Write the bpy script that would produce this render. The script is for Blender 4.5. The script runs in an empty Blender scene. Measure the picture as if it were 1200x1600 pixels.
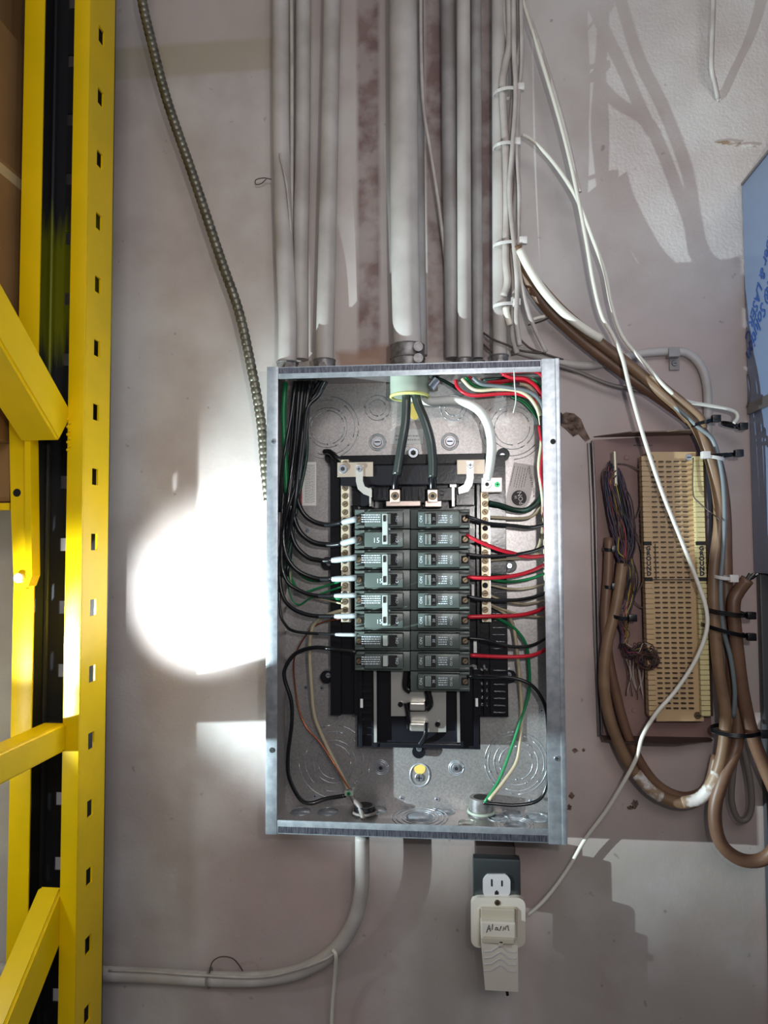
import bpy, bmesh, math, random
from mathutils import Vector, Matrix
random.seed(7)
sc = bpy.context.scene
COL = sc.collection
# ------------------------------------------------------------------ camera
F = 1100.0
YAW, PITCH, ROLL = 0.0945, 0.0472, 0.0047
CAM = Vector((0.0, -0.9619, 1.5))
RM = (Matrix.Rotation(YAW, 3, 'Z') @ Matrix.Rotation(PITCH, 3, 'X') @ Matrix.Rotation(ROLL, 3, 'Y'))
cd = bpy.data.cameras.new('camera'); cam = bpy.data.objects.new('camera', cd); COL.objects.link(cam)
cd.sensor_fit = 'VERTICAL'; cd.sensor_height = 36; cd.lens = F / 1600 * 36; cd.clip_start = .02
cam.matrix_world = Matrix.Translation(CAM) @ (RM @ Matrix.Rotation(math.pi/2, 3, 'X')).to_4x4()
sc.camera = cam
# ------------------------------------------------------------------ light
w = bpy.data.worlds.new('room'); sc.world = w; w.use_nodes = True
_b = w.node_tree.nodes['Background']; _b.inputs[0].default_value = (.88, .91, 1, 1)
_t = w.node_tree.nodes.new('ShaderNodeTexCoord'); _s = w.node_tree.nodes.new('ShaderNodeSeparateXYZ'); _m = w.node_tree.nodes.new('ShaderNodeMapRange')
_m.inputs[1].default_value = -.35; _m.inputs[2].default_value = .45; _m.inputs[3].default_value = .03; _m.inputs[4].default_value = .25   # dark floor, pale ceiling
w.node_tree.links.new(_t.outputs['Generated'], _s.inputs[0]); w.node_tree.links.new(_s.outputs['Z'], _m.inputs[0]); w.node_tree.links.new(_m.outputs[0], _b.inputs[1])
def aim(o, t): o.rotation_euler = (Vector(t) - o.location).to_track_quat('-Z', 'Y').to_euler()
def lamp(name, kind, loc, target, power, col, **k):
    l = bpy.data.lights.new(name, kind); l.energy = power; l.color = col
    for a, b in k.items(): setattr(l, a, b)
    o = bpy.data.objects.new(name, l); COL.objects.link(o); o.location = loc; aim(o, target); return o
# ceiling light of the room, behind and above the camera
lamp('ceiling_lamp', 'AREA', (.35, -1.9, 2.35), (0, 0, 1.60), 10, (1, .95, .92), shape='RECTANGLE', size=1.2, size_y=.5)
# work light standing to the right of the camera
lamp('work_light', 'SPOT', (.76, -.95, 1.86), (-.35, 0, 1.65), 6, (.88, .93, 1), shadow_soft_size=.035, spot_size=1.6, spot_blend=.8)
# the phone's own light right beside its lens
lamp('phone_light', 'SPOT', (.10, -.95, 1.56), (0.05, 0, 1.72), 8, (1, .96, .94), shadow_soft_size=.012, spot_size=1.7, spot_blend=.9)
# a torch laid in the rack, out of frame at the left: flood and hot beam; its light passes between the braces
TORCH = Vector((-.654, -.40, 1.245))
lamp('torch_flood', 'SPOT', TORCH, (.25, 0, 1.55), 62, (.78, .96, 1), shadow_soft_size=.003, spot_size=1.27, spot_blend=.75)
lamp('torch_glow', 'POINT', TORCH, (0, 0, 1.4), 1.1, (.88, .97, 1), shadow_soft_size=.02)
lamp('torch_rim', 'SPOT', TORCH, (-.508, -.13, 1.42), 22, (.88, .97, 1), shadow_soft_size=.008, spot_size=.50, spot_blend=.8)
lamp('torch_beam', 'SPOT', TORCH, (-.318, 0, 1.475), 170, (.88, .97, 1), shadow_soft_size=.008, spot_size=.37, spot_blend=.7)
lamp('added_left_spot', 'SPOT', (-.42, -.42, 1.27), (-.345, 0, 1.435), 50, (.88, .97, 1), shadow_soft_size=.012, spot_size=.56, spot_blend=.95)  # added unseen lamp: brightens the wall left of the column's shadow edge
vs = sc.view_settings; sc.display_settings.display_device = 'sRGB'
vs.view_transform = 'Standard'; vs.look = 'None'; vs.gamma = 1; vs.exposure = 0; vs.use_curve_mapping = False

# ------------------------------------------------------------------ geometry helpers
def ray(px, py): return RM @ Vector(((px-600)/F, 1, -(py-800)/F))
def P(px, py, d=0.0):
    r = ray(px, py); t = (-d - CAM.y) / r.y; return CAM + r*t
def Q(px, py, X):
    r = ray(px, py); t = (X - CAM.x) / r.x; return CAM + r*t
def PX(d): return (0.9619 - d) / F          # metres per pixel at distance d off the wall
def lin(c): return tuple(((x/255)/12.92 if x/255 <= .04045 else ((x/255+.055)/1.055)**2.4) for x in c)

def mesh_obj(name, bm, mat, parent=None, smooth=False):
    me = bpy.data.meshes.new(name)
    bmesh.ops.recalc_face_normals(bm, faces=bm.faces)
    bm.to_mesh(me); bm.free()
    for m in (mat if isinstance(mat, (list, tuple)) else [mat]): me.materials.append(m)
    if smooth:
        me.shade_smooth()
        if smooth != 'all':
            try: me.set_sharp_from_angle(angle=.7)
            except Exception: pass
    o = bpy.data.objects.new(name, me); COL.objects.link(o)
    if parent: o.parent = parent
    return o
def tag(o, label, cat, group=None):
    o['label'] = label; o['category'] = cat
    if group: o['group'] = group
    return o
def struct(o): o['kind'] = 'structure'; return o
def thing(name, label, cat, loc=(0, 0, 0), group=None):
    o = bpy.data.objects.new(name, None); COL.objects.link(o); o.empty_display_size = .02
    o.location = (0, 0, 0)
    return tag(o, label, cat, group)
def box(bm, x0, x1, y0, y1, z0, z1, bev=0, mi=0):
    r = bmesh.ops.create_cube(bm, size=1)
    vs_ = r['verts']
    for v in vs_:
        v.co = Vector((x0+(v.co.x+.5)*(x1-x0), y0+(v.co.y+.5)*(y1-y0), z0+(v.co.z+.5)*(z1-z0)))
    fs = set(f for v in vs_ for f in v.link_faces)
    for f in fs: f.material_index = mi
    if bev:
        es = set(e for v in vs_ for e in v.link_edges)
        bmesh.ops.bevel(bm, geom=list(es), offset=bev, segments=2, affect='EDGES', profile=.6)
    return bm
def prect(x0, y0, x1, y1, d):
    xm, ym = (x0+x1)/2, (y0+y1)/2
    a = P(x0, ym, d).x; b = P(x1, ym, d).x; t = P(xm, y0, d).z; u = P(xm, y1, d).z
    return a, b, u, t                      # x0,x1,z0,z1
def pbox(bm, x0, y0, x1, y1, d0, d1, bev=0, mi=0):
    a, b, u, t = prect(x0, y0, x1, y1, d1)
    return box(bm, a, b, -d1, -d0, u, t, bev, mi)
def B(name, rects, mat, parent=None, bev=0, smooth=False):
    bm = bmesh.new()
    for r in rects: pbox(bm, *r[:6], bev=(r[6] if len(r) > 6 else bev))
    return mesh_obj(name, bm, mat, parent, smooth)
def cyl(bm, c, r, axis, h, seg=20, r2=None, mi=0):
    axis = Vector(axis).normalized(); q = axis.to_track_quat('Z', 'Y').to_matrix().to_4x4()
    m = Matrix.Translation(Vector(c) + axis*h/2) @ q
    n = bmesh.ops.create_cone(bm, cap_ends=True, segments=seg, radius1=r, radius2=r if r2 is None else r2, depth=h, matrix=m)
    for v in n['verts']:
        for f in v.link_faces: f.material_index = mi
    return bm
def prism(bm, pts, d0, d1, mi=0):          # outline in pixels (at distance d1), extruded from d0 to d1
    w_ = [P(x, y, d1) for x, y in pts]
    a = [bm.verts.new((p.x, -d1, p.z)) for p in w_]; b = [bm.verts.new((p.x, -d0, p.z)) for p in w_]
    n = len(a); fs = [bm.faces.new(a), bm.faces.new(b[::-1])]
    for i in range(n): fs.append(bm.faces.new((a[i], b[i], b[(i+1) % n], a[(i+1) % n])))
    for f in fs: f.material_index = mi
    return bm
def smooth_path(pts, n=8):
    if len(pts) < 3:
        return [pts[0].lerp(pts[-1], i/6) for i in range(7)]
    out = []; p = [pts[0]*2-pts[1]] + pts + [pts[-1]*2-pts[-2]]
    for i in range(1, len(p)-2):
        a, b, c, d = p[i-1:i+3]
        for k in range(n):
            t = k/n
            out.append(.5*((2*b)+(c-a)*t+(2*a-5*b+4*c-d)*t*t+(3*b-a-3*c+d)*t**3))
    out.append(p[-2]); return out
def tube(bm, path, r, seg=8, cap=True, mi=0, flat=1.0):
    n = len(path); rf = r if callable(r) else (lambda i: r)
    up = None; rings = []
    for i in range(n):
        t = (path[min(i+1, n-1)] - path[max(i-1, 0)])
        if t.length < 1e-9: t = Vector((0, 0, 1))
        t.normalize()
        if up is None:
            up = t.orthogonal().normalized()
        up = (up - t*up.dot(t)); up = up.normalized() if up.length > 1e-6 else t.orthogonal().normalized()
        s = t.cross(up)
        rr = rf(i)
        rings.append([bm.verts.new(path[i] + up*(rr*math.cos(2*math.pi*k/seg)) + s*(rr*flat*math.sin(2*math.pi*k/seg))) for k in range(seg)])
    for i in range(n-1):
        for k in range(seg):
            f = bm.faces.new((rings[i][k], rings[i][(k+1) % seg], rings[i+1][(k+1) % seg], rings[i+1][k])); f.material_index = mi
    if cap:
        f = bm.faces.new(rings[0][::-1]); f.material_index = mi
        f = bm.faces.new(rings[-1]); f.material_index = mi
    return bm
def wpath(pts, n=8): return smooth_path([P(*p) for p in pts], n)
def ring(bm, c, r, th=.0007, a0=0, a1=360, axis='Y', seg=40, squash=1.0):
    pts = []
    k = max(6, int(seg*(a1-a0)/360))
    for i in range(k+1):
        a = math.radians(a0+(a1-a0)*i/k)
        if axis == 'Y': pts.append(Vector((c[0]+r*math.cos(a), c[1], c[2]+r*math.sin(a)*squash)))
        else: pts.append(Vector((c[0]+r*math.cos(a), c[1]+r*math.sin(a), c[2])))
    return tube(bm, pts, th, 5)
def text_bm(txt, size, M, depth=.00015, bold=0):
    c = bpy.data.curves.new('t', 'FONT'); c.body = txt; c.size = size; c.align_x = 'CENTER'; c.align_y = 'CENTER'
    c.extrude = depth; c.resolution_u = 2; c.offset = bold
    o = bpy.data.objects.new('t', c); COL.objects.link(o)
    me = bpy.data.meshes.new_from_object(o)
    bm = bmesh.new(); bm.from_mesh(me); bm.transform(M)
    bpy.data.objects.remove(o); bpy.data.curves.remove(c); bpy.data.meshes.remove(me)
    return bm
def wall_text(name, txt, size, px, py, d, rot, mat, parent, sx=1.0, rx=0):   # lettering on a surface facing the room
    M = Matrix.Translation(P(px, py, d)) @ Matrix.Rotation(math.radians(rot), 4, 'Y') @ Matrix.Rotation(math.pi/2, 4, 'X') @ Matrix.Diagonal((sx, 1, 1, 1))
    return mesh_obj(name, text_bm(txt, size, M), mat, parent)

# ------------------------------------------------------------------ materials
def mat(name, col, rough=.5, metal=0, col2=None, scale=40, bump=0, bscale=200, coat=0, spec=.5, stretch=None, lo=.35, hi=.65, detail=4):
    m = bpy.data.materials.new(name); m.use_nodes = True; nt = m.node_tree; b = nt.nodes['Principled BSDF']
    b.inputs['Base Color'].default_value = (*lin(col), 1); b.inputs['Roughness'].default_value = rough
    b.inputs['Metallic'].default_value = metal; b.inputs['Specular IOR Level'].default_value = spec
    b.inputs['Coat Weight'].default_value = coat; b.inputs['Coat Roughness'].default_value = .12
    tc = nt.nodes.new('ShaderNodeTexCoord'); mp = nt.nodes.new('ShaderNodeMapping')
    nt.links.new(tc.outputs['Object'], mp.inputs[0])
    if stretch: mp.inputs['Scale'].default_value = stretch
    if col2:
        n = nt.nodes.new('ShaderNodeTexNoise'); n.inputs['Scale'].default_value = scale; n.inputs['Detail'].default_value = detail
        nt.links.new(mp.outputs[0], n.inputs['Vector'])
        r = nt.nodes.new('ShaderNodeValToRGB'); r.color_ramp.elements[0].position = lo; r.color_ramp.elements[1].position = hi
        r.color_ramp.elements[0].color = (*lin(col), 1); r.color_ramp.elements[1].color = (*lin(col2), 1)
        nt.links.new(n.outputs[0], r.inputs[0]); nt.links.new(r.outputs[0], b.inputs['Base Color'])
    if bump:
        n2 = nt.nodes.new('ShaderNodeTexNoise'); n2.inputs['Scale'].default_value = bscale; n2.inputs['Detail'].default_value = 3
        nt.links.new(mp.outputs[0], n2.inputs['Vector'])
        bp = nt.nodes.new('ShaderNodeBump'); bp.inputs['Strength'].default_value = bump; bp.inputs['Distance'].default_value = .002
        nt.links.new(n2.outputs[0], bp.inputs['Height']); nt.links.new(bp.outputs[0], b.inputs['Normal'])
    return m
M = dict(
 galv=mat('galvanised_steel', (188, 184, 182), .38, .75, (166, 162, 162), 420, .03, 900),
 galvside=mat('galvanised_flange', (190, 196, 202), .33, .68, (166, 172, 180), 120, .05, 700),
 sheared=mat('sheared_edge', (105, 105, 115), .5, .7, (60, 60, 70), 600, .1, 900, stretch=(1, 1, .12)),
 pipe=mat('painted_pipe', (196, 191, 187), .5, 0, (168, 161, 156), 14, .12, 120),
 pipe2=mat('painted_pipe_grey', (170, 168, 168), .5, 0, (140, 134, 132), 18, .12, 120),
 fitting=mat('cast_fitting', (150, 148, 150), .45, .6, (110, 106, 104), 120, .1, 500),
 screw=mat('zinc_screw', (190, 195, 205), .3, .9),
 darkscrew=mat('dark_screw', (120, 105, 85), .4, .8),
 flex=mat('flex_steel', (136, 133, 120), .42, .8, (104, 101, 90), 90),
 black=mat('black_insulation', (20, 21, 24), .28, coat=.3),
 blackw=mat('feeder_insulation_lit', (50, 56, 54), .3, coat=.3),  # black feeders greyed: torch light put into the colour
 darkgreen=mat('dark_green_insulation', (18, 52, 42), .35),
 green=mat('green_insulation', (20, 120, 70), .35),
 red=mat('red_insulation', (200, 30, 50), .35),
 cream=mat('cream_insulation', (222, 214, 180), .4),
 beige=mat('beige_insulation', (178, 165, 138), .4),
 grey=mat('grey_insulation', (112, 120, 124), .4),
 white=mat('white_insulation', (226, 230, 226), .4),
 tip=mat('wire_end_glare', (160, 167, 170), .3),  # torch glare on black wire, put into the colour
 copper=mat('copper', (190, 110, 75), .35, .9),
 brass=mat('bar_metal', (200, 190, 166), .4, .7), plate=mat('plate_metal', (172, 160, 146), .4, .7), outcov=mat('outlet_cover', (96, 102, 104), .3, .8),
 plastic=mat('black_plastic', (22, 22, 27), .22, bump=.05, bscale=300),
 breaker=mat('breaker_plastic', (80, 90, 86), .34, bump=.04, bscale=800),
 handle=mat('breaker_handle', (120, 132, 128), .3),
 tie2=mat('handle_tie', (176, 186, 182), .35),
 print=mat('white_print', (205, 215, 225), .6),
 tin=mat('tin_bus', (205, 203, 196), .3, .7),
 lug=mat('lug_aluminium', (225, 205, 195), .35, .6),
 greenscrew=mat('green_screw', (20, 150, 90), .3, .4),
 sticker=mat('sticker', (236, 236, 234), .5), sticker2=mat('grey_sticker', (165, 160, 158), .4, .3),
 redp=mat('red_print', (170, 60, 65), .5), ink=mat('dark_print', (60, 52, 54), .6), ink2=mat('pen_ink', (22, 24, 40), .5),
 pvc=mat('pale_bushing', (160, 170, 156), .4), pvcrim=mat('yellow_rim', (214, 214, 130), .4),
 brown=mat('brown_cable', (98, 70, 54), .45, 0, (120, 90, 70), 20),
 tan=mat('tan_cable', (136, 108, 82), .45, 0, (110, 84, 64), 22),
 wcab=mat('white_cable', (222, 218, 206), .4), wcab2=mat('painted_cable', (196, 189, 183), .5, 0, (170, 160, 155), 30),
 dcab=mat('grey_cable', (112, 104, 100), .45), dwire=mat('thin_dark_wire', (84, 70, 64), .5),
 tiew=mat('white_tie', (214, 210, 206), .4), tieb=mat('black_tie', (16, 16, 20), .3),
 peel=mat('peeled_paint', (212, 206, 202), .5, 0, (150, 126, 104), 45, .2, 200, lo=.45, hi=.55),
 yellow=mat('yellow_paint', (246, 204, 0), .36, 0, (232, 196, 0), 12, .1, 60, spec=.35),
 cardboard=mat('cardboard', (150, 112, 66), .75, 0, (134, 98, 58), 9),
 tape=mat('tape', (196, 172, 128), .35),
 film=mat('blue_film', (134, 150, 178), .32, .25, (120, 138, 170), 3), filmink=mat('blue_ink', (40, 76, 140), .5),
 steel=mat('brushed_steel', (128, 124, 124), .35, .8), gapshade=mat('gap_shade', (62, 64, 68), .4),
 block=mat('tan_plastic', (186, 156, 118), .45), blockr=mat('pale_plastic', (206, 192, 142), .45), clip=mat('clip_metal', (70, 56, 44), .4, .5),
 bracket=mat('mauve_paint', (138, 108, 102), .5, 0, (122, 94, 90), 14, .1, 150), bracketd=mat('bronze_flange', (110, 92, 78), .4, .5),
 ivory=mat('ivory_plastic', (212, 204, 192), .42), ivory2=mat('aged_ivory', (186, 176, 158), .42), recep=mat('white_receptacle', (198, 195, 196), .35),
 slot=mat('slot_dark', (14, 12, 12), .7), ply=mat('plaster_brown', (126, 104, 92), .9, 0, (74, 56, 48), 130, .5, 300),
 yspot=mat('wall_seen_hole', (206, 178, 90), .7),
 floor=mat('concrete', (120, 116, 112), .8, 0, (100, 97, 94), 6, .1, 60),
)
# rack column's inner side: bare grey steel with a brushed stroke of yellow paint
def column_mat():
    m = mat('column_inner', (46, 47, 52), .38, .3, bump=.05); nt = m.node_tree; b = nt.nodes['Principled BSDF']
    tc = nt.nodes.new('ShaderNodeTexCoord'); sp = nt.nodes.new('ShaderNodeSeparateXYZ'); nt.links.new(tc.outputs['Object'], sp.inputs[0])
    mp = nt.nodes.new('ShaderNodeMapping'); mp.inputs['Scale'].default_value = (90, 90, 5); nt.links.new(tc.outputs['Object'], mp.inputs[0])
    n = nt.nodes.new('ShaderNodeTexNoise'); n.inputs['Scale'].default_value = 1; n.inputs['Detail'].default_value = 5; nt.links.new(mp.outputs[0], n.inputs['Vector'])
    zc = P(80, 440, .07).z; hh = .13
    s = nt.nodes.new('ShaderNodeMath'); s.operation = 'SUBTRACT'; nt.links.new(sp.outputs['Z'], s.inputs[0]); s.inputs[1].default_value = zc
    a = nt.nodes.new('ShaderNodeMath'); a.operation = 'ABSOLUTE'; nt.links.new(s.outputs[0], a.inputs[0])
    d = nt.nodes.new('ShaderNodeMath'); d.operation = 'DIVIDE'; nt.links.new(a.outputs[0], d.inputs[0]); d.inputs[1].default_value = hh
    e = nt.nodes.new('ShaderNodeMath'); e.operation = 'SUBTRACT'; e.inputs[0].default_value = 1; nt.links.new(d.outputs[0], e.inputs[1])
    f = nt.nodes.new('ShaderNodeMath'); f.operation = 'MULTIPLY_ADD'; nt.links.new(n.outputs[0], f.inputs[0]); f.inputs[1].default_value = 1.6; nt.links.new(e.outputs[0], f.inputs[2])
    r = nt.nodes.new('ShaderNodeValToRGB'); r.color_ramp.elements[0].position = .95; r.color_ramp.elements[1].position = 1.25
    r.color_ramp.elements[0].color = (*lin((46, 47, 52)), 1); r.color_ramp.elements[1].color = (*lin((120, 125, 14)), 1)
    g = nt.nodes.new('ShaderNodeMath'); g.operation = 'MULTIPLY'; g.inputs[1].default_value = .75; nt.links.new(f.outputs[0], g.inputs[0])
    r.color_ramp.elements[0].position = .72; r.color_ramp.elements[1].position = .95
    nt.links.new(g.outputs[0], r.inputs[0]); nt.links.new(r.outputs[0], b.inputs['Base Color'])
    return m
M['column'] = column_mat()

# the wall: repeatedly repainted plaster; patches with their own outlines in wall coordinates
def wall_mat():
    m = bpy.data.materials.new('old_painted_wall'); m.use_nodes = True; nt = m.node_tree; b = nt.nodes['Principled BSDF']
    N = nt.nodes.new; L = nt.links.new
    tc = N('ShaderNodeTexCoord'); sp = N('ShaderNodeSeparateXYZ')
    dn = N('ShaderNodeTexNoise'); dn.inputs['Scale'].default_value = 14; dn.inputs['Detail'].default_value = 6; L(tc.outputs['Object'], dn.inputs['Vector'])
    mixv = N('ShaderNodeVectorMath'); mixv.operation = 'MULTIPLY_ADD'; L(dn.outputs['Color'], mixv.inputs[0]); mixv.inputs[1].default_value = (.03, .03, .03); 
    sub = N('ShaderNodeVectorMath'); sub.operation = 'SUBTRACT'; L(tc.outputs['Object'], sub.inputs[0]); sub.inputs[1].default_value = (.015, .015, .015)
    L(sub.outputs[0], mixv.inputs[2]); L(mixv.outputs[0], sp.inputs[0])
    spc = N('ShaderNodeSeparateXYZ'); L(tc.outputs['Object'], spc.inputs[0])
    def ma(op, a, b_=None, c=None):
        n = N('ShaderNodeMath'); n.operation = op
        for i, v in enumerate((a, b_, c)):
            if v is None: continue
            if isinstance(v, (int, float)): n.inputs[i].default_value = v
            else: L(v, n.inputs[i])
        return n.outputs[0]
    def rectmask(px0, py0, px1, py1, soft=.004, src=None):
        src = src or sp
        x0, x1, z0, z1 = prect(px0, py0, px1, py1, 0)
        cx, hx, cz, hz = (x0+x1)/2, (x1-x0)/2, (z0+z1)/2, (z1-z0)/2
        dx = ma('SUBTRACT', ma('ABSOLUTE', ma('SUBTRACT', src.outputs['X'], cx)), hx)
        dz = ma('SUBTRACT', ma('ABSOLUTE', ma('SUBTRACT', src.outputs['Z'], cz)), hz)
        dd = ma('MAXIMUM', dx, dz)
        mr = N('ShaderNodeMapRange'); L(dd, mr.inputs[0]); mr.inputs[1].default_value = soft; mr.inputs[2].default_value = -soft
        return mr.outputs[0]
    def mix(fac, a, b_):
        n = N('ShaderNodeMix'); n.data_type = 'RGBA'
        if isinstance(fac, (int, float)): n.inputs[0].default_value = fac
        else: L(fac, n.inputs[0])
        for i, v in ((6, a), (7, b_)):
            if isinstance(v, tuple): n.inputs[i].default_value = (*lin(v), 1)
            else: L(v, n.inputs[i])
        return n.outputs[2]
    def noise(s, lo, hi, detail=5, vec=None):
        n = N('ShaderNodeTexNoise'); n.inputs['Scale'].default_value = s; n.inputs['Detail'].default_value = detail
        L(vec or tc.outputs['Object'], n.inputs['Vector'])
        r = N('ShaderNodeMapRange'); L(n.outputs[0], r.inputs[0]); r.inputs[1].default_value = lo; r.inputs[2].default_value = hi
        return r.outputs[0]
    GREY, MAUVE, PALE = (203, 198, 195), (184, 163, 159), (204, 202, 202)
    c = mix(noise(3.2, .44, .56), GREY, (190, 180, 176))
    # mauve coat around and below the boxes
    reg = ma('MAXIMUM', rectmask(330, 1230, 600, 1680, .05), ma('MAXIMUM', rectmask(870, 520, 1300, 1640, .06), rectmask(560, 1290, 900, 1440, .03)))
    c = mix(ma('MULTIPLY', reg, .85), c, MAUVE)
    c = mix(ma('MULTIPLY', reg, noise(5, .50, .56, 6)), c, (180, 168, 164))
    # bare grey coat, bottom right and bottom middle
    c = mix(ma('MULTIPLY', ma('MAXIMUM', rectmask(850, 1318, 1180, 1640, .008), rectmask(640, 1330, 770, 1640, .02)), .7), c, (170, 164, 158))
    # strips of raw stained plaster between the conduits
    st = ma('MAXIMUM', rectmask(558, -400, 592, 560, .003, spc), ma('MAXIMUM', rectmask(664, -400, 694, 560, .003, spc), rectmask(748, -400, 772, 560, .003, spc)))
    stain = mix(noise(30, .42, .60, 8), (158, 146, 142), (112, 84, 82))
    c = mix(ma('MULTIPLY', st, .9), c, stain)
    # varnish-brown band at the top left and sealant along the top of the box
    c = mix(ma('MULTIPLY', rectmask(150, 68, 430, 118, .004, spc), .75), c, mix(noise(9, .4, .6), (166, 158, 132), (178, 171, 150)))
    c = mix(ma('MULTIPLY', rectmask(530, 545, 640, 575), .8), c, (150, 112, 88))
    c = mix(ma('MULTIPLY', noise(9, .45, .65, 8), .45), c, (166, 150, 146))
    c = mix(ma('MULTIPLY', noise(5.5, .54, .64, 7), .30), c, (208, 205, 204))
    # scuffs
    sm = noise(60, .70, .76, 2); c = mix(ma('MULTIPLY', sm, .5), c, (120, 108, 104))
    L(c, b.inputs['Base Color']); b.inputs['Roughness'].default_value = .48; b.inputs['Specular IOR Level'].default_value = .35
    n1 = N('ShaderNodeTexNoise'); n1.inputs['Scale'].default_value = 240; n1.inputs['Detail'].default_value = 3; L(tc.outputs['Object'], n1.inputs['Vector'])
    n2 = N('ShaderNodeTexNoise'); n2.inputs['Scale'].default_value = 22; n2.inputs['Detail'].default_value = 6; L(tc.outputs['Object'], n2.inputs['Vector'])
    pit = ma('MULTIPLY', n1.outputs[0], ma('ADD', ma('MULTIPLY', rectmask(930, -100, 1200, 470), .8), .25))
    h = ma('ADD', pit, ma('MULTIPLY', n2.outputs[0], 1.3))
    bp = N('ShaderNodeBump'); bp.inputs['Strength'].default_value = .35; bp.inputs['Distance'].default_value = .0022; L(h, bp.inputs['Height']); L(bp.outputs[0], b.inputs['Normal'])
    return m

# ------------------------------------------------------------------ setting
bm = bmesh.new(); box(bm, -1.6, 1.6, 0, .12, 0, 2.7); wall = struct(mesh_obj('wall_back', bm, wall_mat()))
bm = bmesh.new(); box(bm, -1.6, 1.6, -2.6, .12, -.1, 0); struct(mesh_obj('floor', bm, M['floor']))
def blob(px, py, rx, ry, d, seed, name, mt, jag=.35, n=22):
    rnd = random.Random(seed); b_ = bmesh.new()
    pts = [(px+rx*math.cos(2*math.pi*i/n)*(1+jag*(rnd.random()-.5)*2), py+ry*math.sin(2*math.pi*i/n)*(1+jag*(rnd.random()-.5)*2)) for i in range(n)]
    prism(b_, pts, -.001, d); return mesh_obj(name, b_, mt, wall)
# broken plaster beside the box, chips and flakes
def plaster_hole():
    b_ = bmesh.new()
    prism(b_, [(874, 650), (884, 644), (897, 646), (908, 655), (913, 668), (922, 686), (915, 690), (904, 678), (896, 682), (886, 672), (876, 664)], -.001, .0015)
    o = mesh_obj('broken_plaster', b_, M['ply'], wall); o['label'] = 'brown crumbling hole edge'
    b_ = bmesh.new()
    for px, py, r in ((884, 658, 6), (895, 655, 5), (893, 668, 5), (903, 668, 4)):
        bmesh.ops.create_icosphere(b_, subdivisions=2, radius=r*PX(0), matrix=Matrix.Translation(P(px, py, .002)) @ Matrix.Diagonal((1, .5, .8, 1)))
    mesh_obj('plaster_crumbs', b_, M['ply'], wall)
plaster_hole()
blob(876, 655, 3, 9, .0025, 5, 'deep_hole', M['slot'])
for i, (x, y, a, b_) in enumerate(((893, 1243, 4, 5), (890, 1262, 3, 5), (899, 1173, 4, 3), (912, 1172, 2, 3), (992, 1257, 5, 6), (985, 1262, 5, 3))):
    blob(x, y, a, b_, .0008, 20+i, 'chip', M['ply'])
blob(1124, 150, 4, 7, .004, 31, 'paint_flake', M['peel']); blob(1138, 222, 15, 2.2, .002, 33, 'paint_flake', M['peel'], .6); blob(1168, 227, 13, 2, .002, 34, 'paint_flake', M['peel'], .6)

# ------------------------------------------------------------------ load centre box
XL, XR, ZT, ZB, DF = -.2295, .1325, 1.726, 1.1465, .095
T = .0016
boxt = thing('panel_box', 'open galvanised steel electrical panel box without its cover, mounted under the row of conduits', 'electrical box')
bm = bmesh.new()
box(bm, XL, XR, -T, 0, ZB, ZT)
o = mesh_obj('back_plate', bm, M['galv'], boxt)
bm = bmesh.new(); box(bm, XL, XL+T, -DF, 0, ZB, ZT); mesh_obj('side_wall', bm, M['galv'], boxt)
bm = bmesh.new(); box(bm, XR-T, XR, -DF, 0, ZB, ZT); mesh_obj('side_wall', bm, M['galv'], boxt)
bm = bmesh.new(); box(bm, XL, XR, -DF, 0, ZT-T, ZT); mesh_obj('top_wall', bm, M['galv'], boxt)
bm = bmesh.new(); box(bm, XL, XR, -DF, 0, ZB, ZB+T); mesh_obj('bottom_wall', bm, M['galv'], boxt)
LW, RW, TW, BW = .0135, .0205, .0150, .0165
bm = bmesh.new(); box(bm, XL-.001, XL+LW, -DF-.0015, -DF+.001, ZB-.001, ZT+.001, .0007); mesh_obj('flange', bm, M['galvside'], boxt, True)
bm = bmesh.new(); box(bm, XR-RW, XR+.001, -DF-.0015, -DF+.001, ZB-.001, ZT+.001, .0007); box(bm, XR-.0045, XR+.0012, -DF-.003, -DF, ZB-.001, ZT+.001, .001); mesh_obj('flange', bm, M['galvside'], boxt, True)
bm = bmesh.new(); box(bm, XL+LW, XR-RW, -DF-.001, -DF+.001, ZT-TW, ZT, .0005); mesh_obj('flange', bm, M['galvside'], boxt, True)
bm = bmesh.new(); box(bm, XL+LW, XR-RW, -DF-.001, -DF+.001, ZB, ZB+BW, .0005); mesh_obj('flange', bm, M['galvside'], boxt, True)
bm = bmesh.new(); box(bm, XL+LW+.001, XR-RW-.001, -DF-.0014, -DF-.0008, ZT-.0085, ZT-.0015); o = mesh_obj('sheared_strip', bm, M['sheared'], boxt)
bm = bmesh.new(); box(bm, XL+LW+.001, XR-RW-.001, -DF-.0014, -DF-.0008, ZB+.0015, ZB+.009); o = mesh_obj('sheared_strip', bm, M['sheared'], boxt)
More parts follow.
